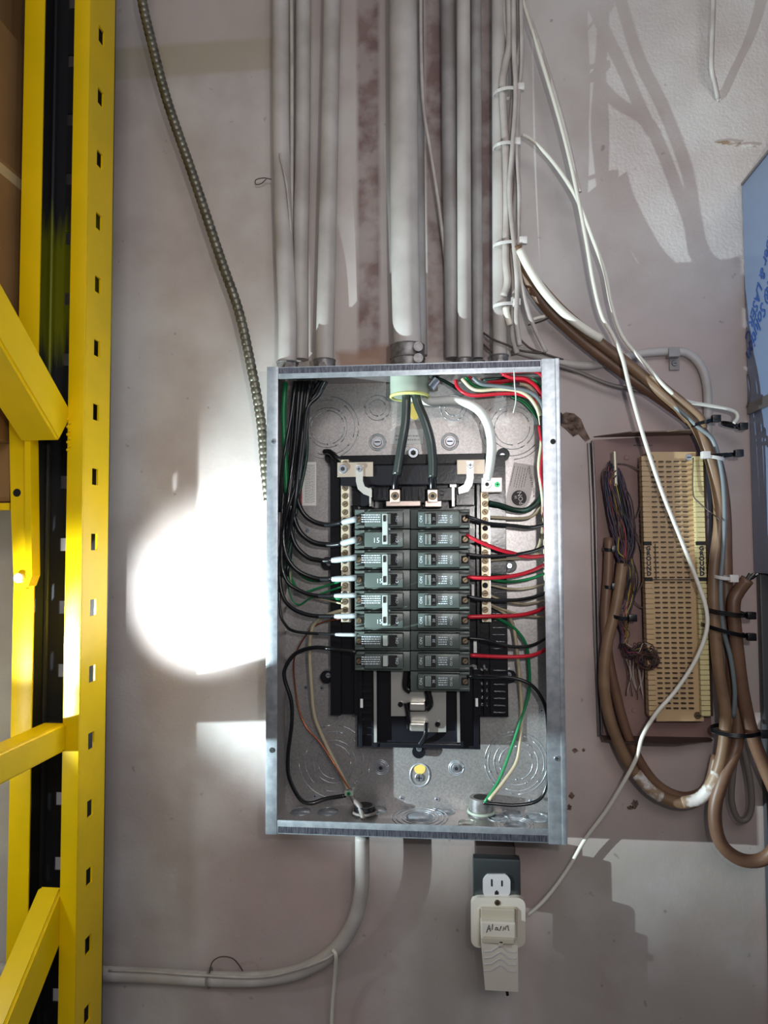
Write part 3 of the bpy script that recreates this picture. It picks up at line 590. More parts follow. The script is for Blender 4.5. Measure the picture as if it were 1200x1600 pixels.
for p, r, mt, lb, nm in (
 ([(768, 897, .045), (790, 899, .04), (820, 897, .035), (852, 888, .03)], 1.8, 'darkgreen', 'dark green wire just above the fourth red one', 'green_wire'),
 ([(768, 906, .045), (795, 909, .04), (825, 905, .035), (852, 896, .03)], 2.2, 'green', 'bright green wire under the fourth red one', 'green_wire'),
 ([(765, 914, .045), (795, 920, .04), (825, 919, .035), (853, 912, .03)], 1.8, 'beige', 'thin beige wire midway down the right neutral bar', 'beige_wire'),
 ([(765, 876, .045), (790, 874, .04), (815, 872, .035), (845, 864, .03)], 1.8, 'beige', 'thin beige wire beside the round chassis ear', 'beige_wire'),
 ([(765, 930, .045), (785, 938, .04), (820, 944, .035), (853, 938, .03)], 1.8, 'beige', 'thin beige wire below the fifth black one', 'beige_wire'),
 ([(765, 944, .045), (785, 952, .04), (820, 962, .035), (853, 964, .03)], 1.8, 'beige', 'thin beige wire tucked behind the sixth red one', 'beige_wire'),
 ([(765, 808, .045), (800, 810, .04), (828, 808, .035), (844, 792, .03), (850, 760, .03)], 2.4, 'beige', 'beige wire bending up from the top of the right neutral bar', 'beige_wire'),
 ([(764, 786, .045), (782, 790, .04), (805, 797, .035), (825, 796, .035), (842, 782, .035), (851, 762, .035)], 4.4, 'darkgreen', 'thick dark green earth wire arching over the round PON mark', 'green_wire'),
 ([(768, 962, .04), (785, 970, .035), (806, 984, .03), (822, 1008, .028), (827, 1045, .025), (826, 1085, .022), (812, 1130, .025), (798, 1172, .03), (780, 1218, .04), (757, 1254, .05)], 2.4, 'green', 'long green wire running down to the bottom right bushing', 'green_wire'),
 ([(768, 946, .04), (788, 958, .035), (801, 975, .03), (807, 1010, .028), (812, 1060, .025), (815, 1110, .022), (812, 1160, .025), (806, 1192, .03), (788, 1220, .04), (764, 1250, .05)], 2.8, 'beige', 'long beige wire running down to the bottom right bushing', 'beige_wire'),
 ([(712, 594, .05), (714, 603, .052), (724, 613, .055), (742, 618, .055), (785, 615, .052), (812, 616, .05), (834, 626, .045), (846, 650, .04), (849, 690, .04), (845, 735, .04), (851, 790, .035), (852, 830, .03)], 3.0, 'red', 'lowest red wire sweeping along the top and down the right side', 'red_wire'),
 ([(722, 592, .05), (736, 606, .055), (750, 610, .057), (780, 608, .055), (810, 611, .055), (830, 624, .05), (843, 650, .045), (846, 690, .045), (842, 730, .045), (848, 780, .04), (852, 840, .03)], 2.8, 'cream', 'cream wire sweeping along the top above the lowest red one', 'cream_wire'),
 ([(727, 590, .05), (737, 600, .05), (750, 606, .05), (775, 604, .05), (800, 600, .045)], 3.0, 'green', 'bright green wire at the top beside the cream one', 'green_wire'),
 ([(739, 590, .055), (752, 600, .056), (775, 603, .056), (800, 606, .058), (828, 612, .055), (845, 628, .05), (853, 655, .04)], 3.2, 'grey', 'grey wire arching across the upper right corner', 'grey_wire'),
 ([(732, 588, .045), (745, 597, .045), (762, 602, .045), (790, 600, .045)], 2.4, 'red', 'short red wire at the top beside the bright green one', 'red_wire'),
 ([(762, 598, .04), (785, 596, .045), (815, 594, .05), (834, 602, .05), (846, 622, .045), (851, 660, .04)], 3.2, 'red', 'middle red wire bending down in the upper right corner', 'red_wire'),
 ([(785, 584, .06), (800, 590, .06), (822, 592, .06), (838, 604, .055), (846, 618, .05)], 3.2, 'red', 'red wire fanning out beneath the topmost one', 'red_wire'),
 ([(782, 582, .07), (812, 580, .07), (836, 580, .068), (849, 590, .066), (853, 612, .06)], 3.0, 'red', 'topmost red wire curling into the upper right corner', 'red_wire'),
 ([(775, 596, .035), (805, 592, .035), (830, 596, .035), (846, 610, .035), (852, 640, .035)], 3.4, 'darkgreen', 'dark green wire behind the red ones in the upper right corner', 'green_wire'),
 ([(815, 590, .05), (834, 594, .05), (846, 605, .05), (853, 622, .05)], 2.4, 'green', 'bright green wire beside the red ones in the upper right corner', 'green_wire'),
 ([(755, 594, .03), (790, 590, .03), (820, 590, .03)], 2.2, 'darkgreen', 'dark green wire under the top flange', 'green_wire'),
 ([(676, 588, .03), (695, 596, .03), (712, 606, .03), (726, 616, .03)], 3.0, 'darkgreen', 'dark green wire leaving the cable clamp by the big bushing', 'green_wire'),
 ([(800, 618, .02), (818, 626, .02), (832, 640, .02), (843, 655, .02)], 3.4, 'green', 'green wire slanting down over the upper right knockout', 'green_wire'),
 ([(812, 600, .05), (826, 604, .05), (838, 622, .045), (846, 660, .04), (847, 720, .035)], 2.6, 'cream', 'cream wire behind the grey one in the upper right corner', 'cream_wire'),
 ([(846, 650, .05), (851, 700, .05), (853, 760, .045), (853, 830, .04)], 3.6, 'black', 'black wire down the right side of the panel box', 'black_wire'),
 ([(843, 665, .045), (848, 705, .045), (845, 740, .045), (850, 780, .04), (853, 850, .04)], 3.2, 'red', 'second red wire down the right side of the panel box', 'red_wire'),
 ([(845, 780, .03), (848, 820, .03), (843, 850, .03), (836, 862, .03)], 2.2, 'beige', 'beige wire coming down the right side to the ear', 'beige_wire'),
 ([(850, 750, .03), (851, 830, .03), (852, 900, .03), (853, 960, .03)], 2.4, 'cream', 'cream wire straight down along the right side', 'cream_wire')):
    wire(nm, lb, p, r, mt)
# feeders
t = thing('feeder_cable', 'thick black feeder cable dropping to the left main lug', 'cable', group='three thick feeder cables')
b_ = bmesh.new(); tube(b_, wpath([(634, 596, .055), (635, 630, .058), (633, 665, .062), (626, 705, .064), (620, 742, .064)]), 7.2*PX(.06), 14); mesh_obj('insulation', b_, M['blackw'], t, 'all')
b_ = bmesh.new(); tube(b_, wpath([(620, 741, .064), (618, 755, .062), (617, 768, .058)]), 5.8*PX(.06), 12); mesh_obj('shaded_end', b_, M['plastic'], t, 'all')  # black foot of the feeder: shade put into the colour
t = thing('feeder_cable', 'thick black feeder cable bending right and down to the right main lug', 'cable', group='three thick feeder cables')
b_ = bmesh.new(); tube(b_, wpath([(645, 596, .055), (652, 628, .058), (664, 658, .062), (673, 690, .064), (676, 720, .064), (676, 746, .064)]), 7.2*PX(.06), 14); mesh_obj('insulation', b_, M['blackw'], t, 'all')
b_ = bmesh.new(); tube(b_, wpath([(676, 745, .064), (676, 757, .062), (676, 768, .058)]), 6.2*PX(.06), 12); mesh_obj('shaded_end', b_, M['plastic'], t, 'all')  # same here, end left unlit by its darker colour
wire('feeder_cable', 'thick white neutral cable arching over to the lug of the right neutral bar', [(640, 612, .035), (650, 622, .035), (675, 627, .036), (705, 626, .04), (732, 631, .044), (752, 645, .05), (764, 668, .055), (768, 695, .058), (766, 722, .058), (761, 750, .056)], 7.4, 'white', cat='cable', group='three thick feeder cables', seg=14)
wire('plastic_strand', 'thin white strand hanging from the top flange over the upper right knockout', [(803, 577, .1), (804, 600, .1), (806, 625, .1), (802, 645, .1)], .9, 'white', cat='strand')

# ------------------------------------------------------------------ fittings at the panel
t = thing('conduit_bushing', 'large pale plastic bushing where the black feeders enter at the top of the panel', 'bushing')
c = P(640, 590, .05)
b_ = bmesh.new(); cyl(b_, (c.x, -.050, ZT-.032), .0255, (0, 0, 1), .03, 32); mesh_obj('collar', b_, M['pvc'], t, True)
b_ = bmesh.new(); ring(b_, (c.x, -.050, ZT-.032), .0245, .0022, axis='Z'); mesh_obj('rim', b_, M['pvcrim'], t, 'all')
t = thing('cable_clamp', 'silver screw clamp under the top flange right of the pale bushing', 'clamp'); B('body', [(664, 590, 684, 606, .03, .055)], M['fitting'], t, bev=.003)
b_ = bmesh.new(); cyl(b_, P(682, 594, .056), .006, (-.6, -.2, -.8), .014, 14); mesh_obj('screw', b_, M['screw'], t, True)
for x, lb in ((570, 'black rubber bushing on the floor of the panel box where the grey cable enters'), (752, 'green-edged metal bushing on the floor of the panel box where the green wire enters')):
    t = thing('conduit_bushing', lb, 'bushing'); r0 = ray(x, 1274); k = (ZB-CAM.z)/r0.z; c = CAM+r0*k
    b_ = bmesh.new(); cyl(b_, (c.x, c.y, ZB+T), .0135 if x < 600 else .015, (0, 0, 1), .012 if x < 600 else .022, 24); mesh_obj('collar', b_, M['plastic' if x < 600 else 'fitting'], t, True)
    b_ = bmesh.new(); ring(b_, (c.x, c.y, ZB+T+.004), .0155 if x < 600 else .0165, .0022, axis='Z'); mesh_obj('locknut', b_, M['dcab' if x < 600 else 'pvc'], t, 'all')
    b_ = bmesh.new(); cyl(b_, (c.x, c.y, ZB+(.0136 if x < 600 else .0236)), .010, (0, 0, 1), .0004, 20); mesh_obj('opening', b_, M['slot'], t)

# ------------------------------------------------------------------ conduits above the box
def conduit(label, pts, rpx, mt='pipe', conn=None, group='painted conduits above the panel box'):
    t = thing('conduit', label, 'conduit', group=group)
    dm = sum(p[2] for p in pts)/len(pts); r = rpx*PX(dm)
    first = P(*pts[0]); top = Vector((first.x, first.y, 2.7))
    path = smooth_path([P(*p) for p in pts], 6); path[-1].z = max(path[-1].z, ZT)
    b_ = bmesh.new(); tube(b_, [top]+path, r, 24); mesh_obj('pipe', b_, M[mt], t, True)
    if conn:
        k, hpx = conn; e = path[-1]; R_ = r*1.2
        b_ = bmesh.new(); cyl(b_, (e.x, e.y, ZT), R_, (0, 0, 1), hpx*PX(dm), 6 if k == 'hex' else 28)
        ring(b_, (e.x, e.y, ZT+hpx*PX(dm)), R_*.97, .0012, axis='Z')
        if k == 'big': ring(b_, (e.x, e.y, ZT+hpx*PX(dm)*.5), R_*.99, .0012, axis='Z')
        o = mesh_obj('connector', b_, M['fitting'], t, True)
        for j in range(2 if k == 'big' else 1 if k != 'hex' else 0):
            z = ZT+hpx*PX(dm)*((.35+.42*j) if k == 'big' else .5)
            xo_ = e.x+(.014 if k == 'big' else 0)
            q = bmesh.new(); cyl(q, (xo_, e.y-R_*.8, z), r*.33 if k == 'big' else r*.4, (.15 if k == 'big' else 0, -1, 0), R_*.35, 16); mesh_obj('set_screw', q, M['fitting'], o, True)
    return t
DC = .045
conduit('leftmost conduit above the panel, with a hexagonal fitting', [(439, -60, .028), (439, 150, .028), (441, 290, .030), (445, 400, .035), (449, 490, .042), (449, 566, DC)], 14.5, 'pipe', ('hex', 22))
conduit('second conduit from the left, set back behind the leftmost', [(474, -60, .020), (473, 200, .020), (470, 400, .022), (470, 562, .022)], 12.5, 'pipe', ('ring', 14))
conduit('third conduit from the left, with one screw on its fitting', [(520, -60, .028), (516, 150, .03), (511, 400, .04), (507, 566, DC)], 14.5, 'pipe', ('ring', 24))
conduit('the very wide main conduit with two screws on its fitting', [(629, -60, .05), (631, 200, .05), (633, 400, .05), (637, 566, .05)], 22.5, 'pipe', ('big', 42))
conduit('narrow grey conduit tucked behind the right side of the very wide one', [(650, -60, .020), (652, 300, .020), (655, 500, .020), (656, 556, .020)], 12, 'pipe2')
conduit('conduit to the right of the stained strip, first of the slim right group', [(699, -60, .022), (702, 250, .022), (706, 450, .024), (707, 560, .024)], 11.5, 'pipe2', ('ring', 12))
conduit('slim pale conduit, second of the right group', [(724, -60, .04), (725, 300, .04), (726, 566, .045)], 10.8, 'pipe', ('ring', 20))
conduit('slimmest grey-blue conduit with dark ring near its foot', [(743, -60, .026), (745, 300, .027), (747, 560, .03)], 8.5, 'pipe2', ('ring', 20))
conduit('rightmost conduit, the one the white cable ties are strapped to', [(779, -60, .035), (780, 300, .038), (781, 566, .042)], 11, 'pipe', ('ring', 24))
for p, r, lb in (
 ([(657, -40, .04), (658, 80, .045), (662, 170, .045), (673, 240, .035), (684, 310, .028), (692, 370, .022), (696, 405, .018)], 3, 'thin painted cable wandering down right of the very wide conduit'),
 ([(455, -40, .035), (456, 120, .035), (456, 250, .03), (455, 400, .02)], 3, 'thin painted cable between the two leftmost conduits'),
 ([(437, 240, .046), (447, 285, .046), (452, 330, .044), (455, 372, .035), (457, 420, .025)], 1.8, 'fine painted wire crossing the leftmost conduit')):
    wire('painted_cable', lb, p, r, 'wcab2', cat='cable')
# cables strapped to the rightmost conduit
bund = [([(795, -40), (797, 60), (790, 100), (785, 140), (790, 230), (792, 330), (790, 400), (793, 440), (787, 462)], 4.5, 'first cable right of the strapped conduit, ending in a rounded stub'),
        ([(802, -40), (803, 70), (806, 150), (800, 240), (796, 300), (803, 380), (808, 440), (807, 500), (812, 540)], 3.0, 'painted cable twisting second in the strapped bundle'),
        ([(808, -40), (812, 60), (806, 130), (809, 220), (806, 300), (800, 380), (803, 450), (801, 520), (808, 552)], 3.4, 'painted cable twisting third in the strapped bundle'),
        ([(813, -40), (815, 90), (810, 150), (807, 230), (811, 300), (810, 380), (812, 430), (830, 500), (853, 550)], 2.6, 'cable leaving the strapped bundle to the right corner of the box'),
        ([(788, -40), (790, 40), (800, 90), (803, 130), (797, 220), (800, 320), (797, 390)], 3.4, 'innermost painted cable of the strapped bundle')]
for i, (p, r, lb) in enumerate(bund):
    dd = (.05, .058, .045, .056, .04)[i]
    wire('painted_cable', lb, [(x, y, dd) for x, y in p], r*1.3, 'wcab2', cat='cable', group='cables strapped to the rightmost conduit')
wire('cable_stub', 'stubby white cable end below the lowest white tie', [(790, 480, .05), (793, 495, .05), (797, 508, .05)], 5, 'wcab', cat='cable')
def cable_tie(label, cpx, cpy, d, wpx, mt, tilt=0, head=1, depth=.03, tail=0, group=None, hpx=7):
    t = thing('cable_tie', label, 'cable tie', group=group); b_ = bmesh.new(); pts = []
    c = P(cpx, cpy, d); hw = wpx/2*PX(d)
    for i in range(33):
        a = 2*math.pi*i/32; pts.append(Vector((c.x+hw*math.cos(a), c.y+depth/2*math.sin(a), c.z-tilt*hw*math.cos(a)+.001*math.sin(a))))
    tube(b_, pts, .0009, 6); 
    # widen band: two more turns stacked
    for s in (-1, 1): tube(b_, [p+Vector((0, 0, s*.0013*hpx/7)) for p in pts], .0009, 6)
    mesh_obj('strap', b_, M[mt], t, True)
    hx = c.x+head*hw; hz = c.z-tilt*head*hw
    b_ = bmesh.new(); box(b_, hx-.004, hx+.006, c.y-depth*.35-.004, c.y-depth*.35+.004, hz-.0045, hz+.0045, .001); o = mesh_obj('head', b_, M[mt], t, True)
    if tail: b_ = bmesh.new(); tube(b_, [Vector((hx, c.y-depth*.35, hz)), Vector((hx+tail*.5, c.y-depth*.4, hz+.004)), Vector((hx+tail, c.y-depth*.5, hz+.002))], .0014, 6, flat=.5); mesh_obj('tail', b_, M[mt], t, True)
    return t
gw = 'white cable ties on the rightmost conduit'
for y, wd, nm in ((146, 40, 'highest'), (230, 34, 'second highest'), (383, 44, 'second lowest'), (478, 34, 'lowest')):
    cable_tie(f'{nm} white cable tie around the rightmost conduit and its cables', 771+wd/2, y, .046, wd, 'tiew', -.05, 1, .026, 0, gw)
# metal flex
def flex():
    pts = [(217, -60, .06), (222, 0, .058), (238, 70, .056), (262, 160, .054), (300, 270, .052), (345, 405, .05), (374, 490, .048), (395, 585, .045), (408, 660, .042), (414, 730, .040), (419, 782, .036)]
    P_ = [P(*p) for p in pts]; path = smooth_path(P_, 40); L_ = [0]
    for i in range(1, len(path)): L_.append(L_[-1]+(path[i]-path[i-1]).length)
    n = int(L_[-1]/.0011); out = []; j = 0
    for i in range(n):
        s = L_[-1]*i/(n-1)
        while j < len(L_)-2 and L_[j+1] < s: j += 1
        k = (s-L_[j])/max(1e-9, L_[j+1]-L_[j]); out.append(path[j].lerp(path[j+1], k))
    b_ = bmesh.new(); R_ = 8.3*PX(.05)
    tube(b_, out, lambda i: R_*(.80+.20*abs(math.sin(i*math.pi/7.5))**.6), 18)
    return tag(mesh_obj('flexible_conduit', b_, M['flex'], None, 'all'), 'ribbed bare metal flexible conduit slanting down to the left side of the panel box', 'conduit')
flex()
# ------------------------------------------------------------------ conduit and wires below the box
t = thing('conduit', 'painted conduit curving from under the panel box away to the left', 'conduit')
b_ = bmesh.new(); tube(b_, wpath([(566, 1306, .045), (566, 1350, .045), (565, 1390, .042), (553, 1440, .035), (525, 1483, .028), (480, 1513, .022), (420, 1528, .018), (340, 1530, .018), (250, 1525, .018), (170, 1522, .018), (60, 1518, .018), (-60, 1515, .018)], 8), 11*PX(.03), 22); mesh_obj('pipe', b_, M['pipe'], t, 'all')
e = P(566, 1306, .045); b_ = bmesh.new(); cyl(b_, (e.x, e.y, ZB-.016), .0115, (0, 0, 1), .016, 24); ring(b_, (e.x, e.y, ZB-.016), .0112, .001, axis='Z'); mesh_obj('connector', b_, M['fitting'], t, True)
b_ = bmesh.new(); pts = [P(326, 1528, .018)+Vector((0, -.0105*math.cos(a/10*math.pi), .0105*math.sin(a/10*math.pi))) for a in range(-6, 12)]; tube(b_, pts, .0013, 6, flat=2.5); mesh_obj('strap', b_, M['pipe2'], t, True)
wire('painted_cable', 'thin painted cable lying along the top of the curved lower conduit', [(170, 1516, .03), (230, 1518, .032), (300, 1523, .032), (400, 1527, .032), (460, 1516, .036), (505, 1500, .042), (522, 1490, .045)], 2, 'wcab2', cat='cable')
wire('painted_cable', 'white cable hanging straight down from the bend of the lower conduit', [(520, 1484, .045), (525, 1494, .048), (523, 1530, .03), (519, 1580, .02), (516, 1680, .015)], 3, 'wcab', cat='cable')
wire('thin_wire', 'little curl of wire standing on the lower conduit', [(327, 1520, .03), (332, 1503, .03), (345, 1495, .028), (362, 1497, .026), (372, 1506, .022), (379, 1517, .018)], 1.0, 'dwire')
wire('thin_wire', 'tiny loop of wire on the wall left of the leftmost conduit', [(424, 280, .01), (412, 278, .01), (400, 281, .008), (400, 288, .006), (408, 287, .006), (416, 280, .01)], .8, 'dwire')
wire('thin_wire', 'small twig of wire across the painted conduit foot', [(825, 508, .02), (845, 502, .02), (862, 495, .03)], 1.2, 'dwire')
wire('cable_stub', 'short white wire nut end pointing right of the cable bundle', [(833, 499, .03), (843, 496, .03), (852, 494, .031)], 2.8, 'wcab', cat='cable')
# painted conduit leaving right and its clamp
t = thing('conduit', 'thin painted conduit held by a clamp, bending down behind the brown cables', 'conduit')
b_ = bmesh.new(); tube(b_, wpath([(800, 545, .012), (840, 556, .012), (885, 568, .011), (925, 571, .01), (965, 562, .009), (1005, 552, .009), (1050, 549, .009), (1076, 553, .009), (1095, 572, .009), (1104, 600, .009), (1106, 640, .009), (1104, 700, .009)], 8), 6.4*PX(.01), 18); mesh_obj('pipe', b_, M['pipe'], t, 'all')
o = B('clamp', [(1046, 543, 1062, 578, 0, .004), (1045, 543, 1063, 557, .004, .017)], M['pipe2'], t, bev=.001); screw(o, 1054, 568, .004, 4.5, 'fitting', .002, 'one')
wire('grey_cable', 'dark grey cable slanting from the box corner down to the brown bundle', [(868, 570, .02), (900, 580, .02), (950, 600, .02), (1000, 612, .025), (1040, 630, .03), (1070, 648, .035), (1092, 664, .04)], 3.2, 'dcab', cat='cable')
for p, lb in (([(812, 530, .03), (830, 545, .025), (860, 556, .02), (880, 562, .015)], 'thin dark wire bent low behind the box corner'), ([(755, 520, .02), (770, 530, .05), (790, 538, .055), (815, 548, .03), (853, 552, .03)], 'thin dark wire wrapped round the foot of the rightmost conduit'), ([(752, 535, .02), (766, 548, .03), (776, 553, .03)], 'thin dark wire crossing behind the slim conduits')):
    wire('thin_wire', lb, p, 1.7, 'dwire')

# ------------------------------------------------------------------ brown cables
gb = 'thick brown cables at the right'
wire('brown_cable', 'brown cable running from the strapped bundle down into the big loop at the lower right', [(808, 395, .045), (822, 430, .04), (850, 475, .035), (890, 515, .03), (940, 556, .03), (1000, 600, .035), (1050, 635, .033), (1090, 668, .033), (1118, 720, .034), (1131, 790, .034), (1134, 880, .036), (1136, 960, .036), (1143, 1050, .036), (1152, 1110, .038), (1150, 1165, .042), (1130, 1215, .05), (1117, 1265, .05), (1125, 1315, .05), (1155, 1342, .05), (1190, 1343, .05), (1214, 1318, .055), (1218, 1260, .055), (1195, 1200, .05), (1176, 1150, .05), (1160, 1080, .05), (1150, 1000, .054), (1146, 945, .055), (1153, 925, .055), (1168, 905, .06)], 9.5, 'brown', cat='cable', group=gb, seg=14)
wire('brown_cable', 'brown cable beside it that turns tan and returns in the white-daubed curve to the left', [(806, 385, .055), (818, 415, .05), (845, 450, .045), (880, 488, .04), (930, 530, .04), (985, 572, .045), (1040, 618, .05), (1080, 655, .052), (1104, 700, .055), (1120, 760, .055), (1124, 820, .055), (1116, 890, .055), (1116, 960, .055), (1122, 1040, .055), (1133, 1110, .055), (1130, 1170, .05), (1115, 1220, .045), (1088, 1250, .04), (1050, 1252, .038), (1010, 1228, .036), (980, 1188, .036), (955, 1130, .036), (944, 1070, .036), (948, 1010, .036), (962, 950, .036), (970, 900, .036), (972, 880, .036)], 8.5, 'tan', cat='cable', group=gb, seg=14)
_loop = bpy.data.objects['brown_cable.001']
for pp in ([(1122, 1205, .048), (1108, 1232, .044), (1090, 1249, .041), (1062, 1254, .0385)], [(1035, 1247, .038), (1012, 1230, .037), (992, 1206, .037)]):
    b_ = bmesh.new(); pth = wpath(pp, 8); tube(b_, pth, lambda i: 8.75*PX(.042)*(1+.02*math.sin(i*2.3))*(.7 if i in (0, len(pth)-1) else 1), 14); q = mesh_obj('paint_daub', b_, M['peel'], _loop, 'all'); q['label'] = 'flaking white paint daub'
wire('brown_cable', 'reddish brown cable at the left edge of the backboard', [(952, 840, .03), (950, 900, .03), (946, 960, .03), (950, 1020, .03), (962, 1080, .03), (978, 1140, .03), (1000, 1190, .03), (1030, 1228, .03), (1070, 1245, .03), (1105, 1230, .03), (1120, 1180, .03)], 7, 'brown', cat='cable', group=gb, seg=14)
wire('brown_cable', 'dark brown cable between the tan one and the outer loop', [(1100, 690, .04), (1115, 760, .035), (1118, 850, .035), (1122, 950, .035), (1134, 1040, .035), (1145, 1100, .035), (1150, 1160, .035), (1145, 1210, .035), (1143, 1250, .035), (1152, 1278, .035), (1166, 1280, .035), (1174, 1260, .035), (1172, 1220, .035), (1162, 1170, .035), (1152, 1120, .035)], 4.5, 'dcab', cat='cable', group=gb, seg=12)
wire('peeling_cable', 'thick cable with peeling white paint along the top of the brown ones', [(812, 390, .062), (826, 418, .06), (850, 455, .058), (880, 488, .055), (915, 515, .053), (940, 530, .05)], 6.5, 'wcab', cat='cable', seg=12)
wire('grey_cable', 'pale grey cable running down among the brown cables', [(1030, 612, .045), (1060, 640, .055), (1092, 668, .062), (1115, 690, .065), (1128, 740, .065), (1132, 800, .064), (1130, 860, .064), (1126, 920, .062), (1130, 980, .06), (1142, 1030, .058), (1148, 1080, .055), (1146, 1120, .05)], 3.4, 'grey', cat='cable')
wire('tan_cable', 'bright tan cable uppermost where the bundle meets the white wire', [(1018, 585, .055), (1040, 605, .06), (1065, 625, .065), (1095, 652, .066), (1100, 668, .06)], 5, 'tan', cat='cable')
b_ = bmesh.new(); 
for k in range(5): tube(b_, [P(1165+k*2.5, 908-k, .06), P(1172+k*3, 896+(k % 2)*3, .062)], .0018, 6)
tag(mesh_obj('cut_strands', b_, M['tieb'], None, True), 'black cut conductor ends sticking out of the brown cable tip', 'wire')
# white cables crossing in front
wire('white_cable', 'long white cable crossing in front of the terminal block and down to the plug', [(806, -40, .05), (822, 20, .05), (845, 90, .05), (875, 190, .05), (895, 270, .055), (915, 370, .06), (927, 440, .06), (940, 492, .06), (958, 525, .065), (972, 558, .07), (985, 610, .075), (1008, 690, .08), (1035, 770, .08), (1065, 845, .08), (1092, 915, .08), (1104, 955, .08), (1103, 990, .08), (1085, 1035, .075), (1055, 1080, .07), (1025, 1115, .07), (1004, 1150, .065), (994, 1185, .06), (970, 1230, .045), (945, 1270, .03), (915, 1310, .02), (892, 1350, .015), (868, 1385, .015), (845, 1412, .02), (824, 1430, .025)], 3.0, 'wcab', cat='cable', seg=10)
wire('white_cable', 'white cable from the strapped bundle to the black tie by the cabinet', [(816, 210, .05), (835, 222, .045), (860, 248, .045), (885, 282, .05), (905, 318, .05), (925, 370, .05), (945, 425, .05), (955, 475, .05), (972, 525, .055), (1005, 565, .06), (1040, 605, .065), (1070, 626, .06), (1110, 634, .05), (1145, 642, .045), (1152, 652, .045), (1146, 662, .045)], 3.0, 'wcab', cat='cable', seg=10)
wire('white_cable', 'painted cable running alongside the long white one at the top', [(812, -40, .035), (826, 20, .035), (850, 90, .035), (880, 190, .04), (900, 275, .045), (906, 300, .048)], 3.0, 'wcab2', cat='cable', seg=10)
wire('white_cable', 'white cable hanging at the top right and ending at a paint flake', [(1115, -60, .03), (1115, 0, .03), (1113, 60, .028), (1112, 105, .022), (1117, 130, .012), (1122, 155, .003)], 3.6, 'wcab2', cat='cable', seg=10)
gk = 'black cable ties on the brown cables'
cable_tie('black cable tie where the bundle passes over the top of the backboard', 1094, 662, .05, 30, 'tieb', -.25, 1, .045, .0, gk)
cable_tie('black cable tie loop at the right edge holding the white cable end', 1142, 664, .035, 26, 'tieb', .3, 1, .02, .006, gk)
cable_tie('dark cable tie high on the brown cables right of the terminal block', 1124, 712, .055, 40, 'tieb', -.05, 1, .04, 0, gk)
cable_tie('white cable tie crossing the grey cable right of the terminal block', 1114, 715, .066, 30, 'tiew', .2, -1, .02, 0)
cable_tie('small white and dark cable tie between the bundle and the cut cable', 1128, 902, .062, 22, 'tiew', .12, 1, .025, 0)
cable_tie('upper of the two black ties beside the foot of the backboard scribble', 1133, 956, .055, 54, 'tieb', .12, 1, .05, 0, gk, 10)
cable_tie('black tie just below it, its head hanging lower right', 1130, 984, .058, 58, 'tieb', .25, 1, .055, 0, gk, 9)
cable_tie('lowest black tie, gathering the cables beside the bottom flange', 1148, 1141, .048, 66, 'tieb', .0, 1, .045, .01, gk, 9)
cable_tie('black tie around the tan cable at the left of the backboard', 970, 963, .036, 26, 'tieb', .08, 1, .03, 0, gk)

# ------------------------------------------------------------------ telephone backboard and block
t = thing('terminal_backboard', 'mauve painted metal backboard with flanges, mounted on the wall right of the panel box', 'backboard')
b_ = bmesh.new(); prism(b_, [(925, 688), (1100, 676), (1112, 1160), (940, 1150)], 0, .010); mesh_obj('plate', b_, M['bracket'], t)
b_ = bmesh.new()
def quad3(b_, pts, th=Vector((0, 0, -.0015))):
    a = [b_.verts.new(p) for p in pts]; c = [b_.verts.new(p+th) for p in pts]; n = len(a)
    b_.faces.new(a); b_.faces.new(c[::-1])
    for i in range(n): b_.faces.new((a[i], c[i], c[(i+1) % n], a[(i+1) % n]))
z = P(1000, 680, .01).z
x0, x1 = P(928, 680, .01).x, P(1080, 680, .01).x
quad3(b_, [Vector((x0, -.008, z)), Vector((x1, -.008, z)), Vector((x1, -.052, z)), Vector((x1-.03, -.052, z)), Vector((x1-.04, -.044, z)), Vector((x0+.04, -.044, z))])
o = mesh_obj('top_flange', b_, M['bracketd'], t); o['label'] = 'thin tan top flange'
z = P(1000, 1150, .01).z; x0, x1 = P(938, 1150, .01).x, P(1108, 1150, .01).x
b_ = bmesh.new(); quad3(b_, [Vector((x0, -.008, z)), Vector((x1, -.008, z)), Vector((x1+.001, -.02, z)), Vector((x1-.05, -.042, z)), Vector((x0+.03, -.042, z)), Vector((x0, -.03, z))])
mesh_obj('bottom_flange', b_, mat('bottom_flange_bronze', (72, 60, 54), .45, .4), t)
b_ = bmesh.new(); tube(b_, [P(920, 692, .004), P(925, 790, .004), P(930, 1000, .004), P(936, 1150, .004)], .0022, 6); tube(b_, [P(926, 692, .011), P(931, 790, .011), P(935, 1000, .011), P(941, 1148, .011)], .0012, 6); mesh_obj('edge_strip', b_, M['steel'], t, True)
for x, y in ((979, 715), (991, 1110)): screw(t, x, y, .010, 4, 'bracket', .001, '')
fine_print(t, 990, 694, 1020, 698, .0102, 1, 'ink', False, 'stamped_print')
t = thing('wire_post', 'thin brass rod standing above the coloured wire bundle', 'rod'); b_ = bmesh.new(); tube(b_, [P(960, 706, .04), P(962, 756, .042)], 3.2*PX(.04), 10); tube(b_, [P(962, 756, .042), P(962, 770, .01)], 3*PX(.04), 8); mesh_obj('rod', b_, M['brass'], t, True)

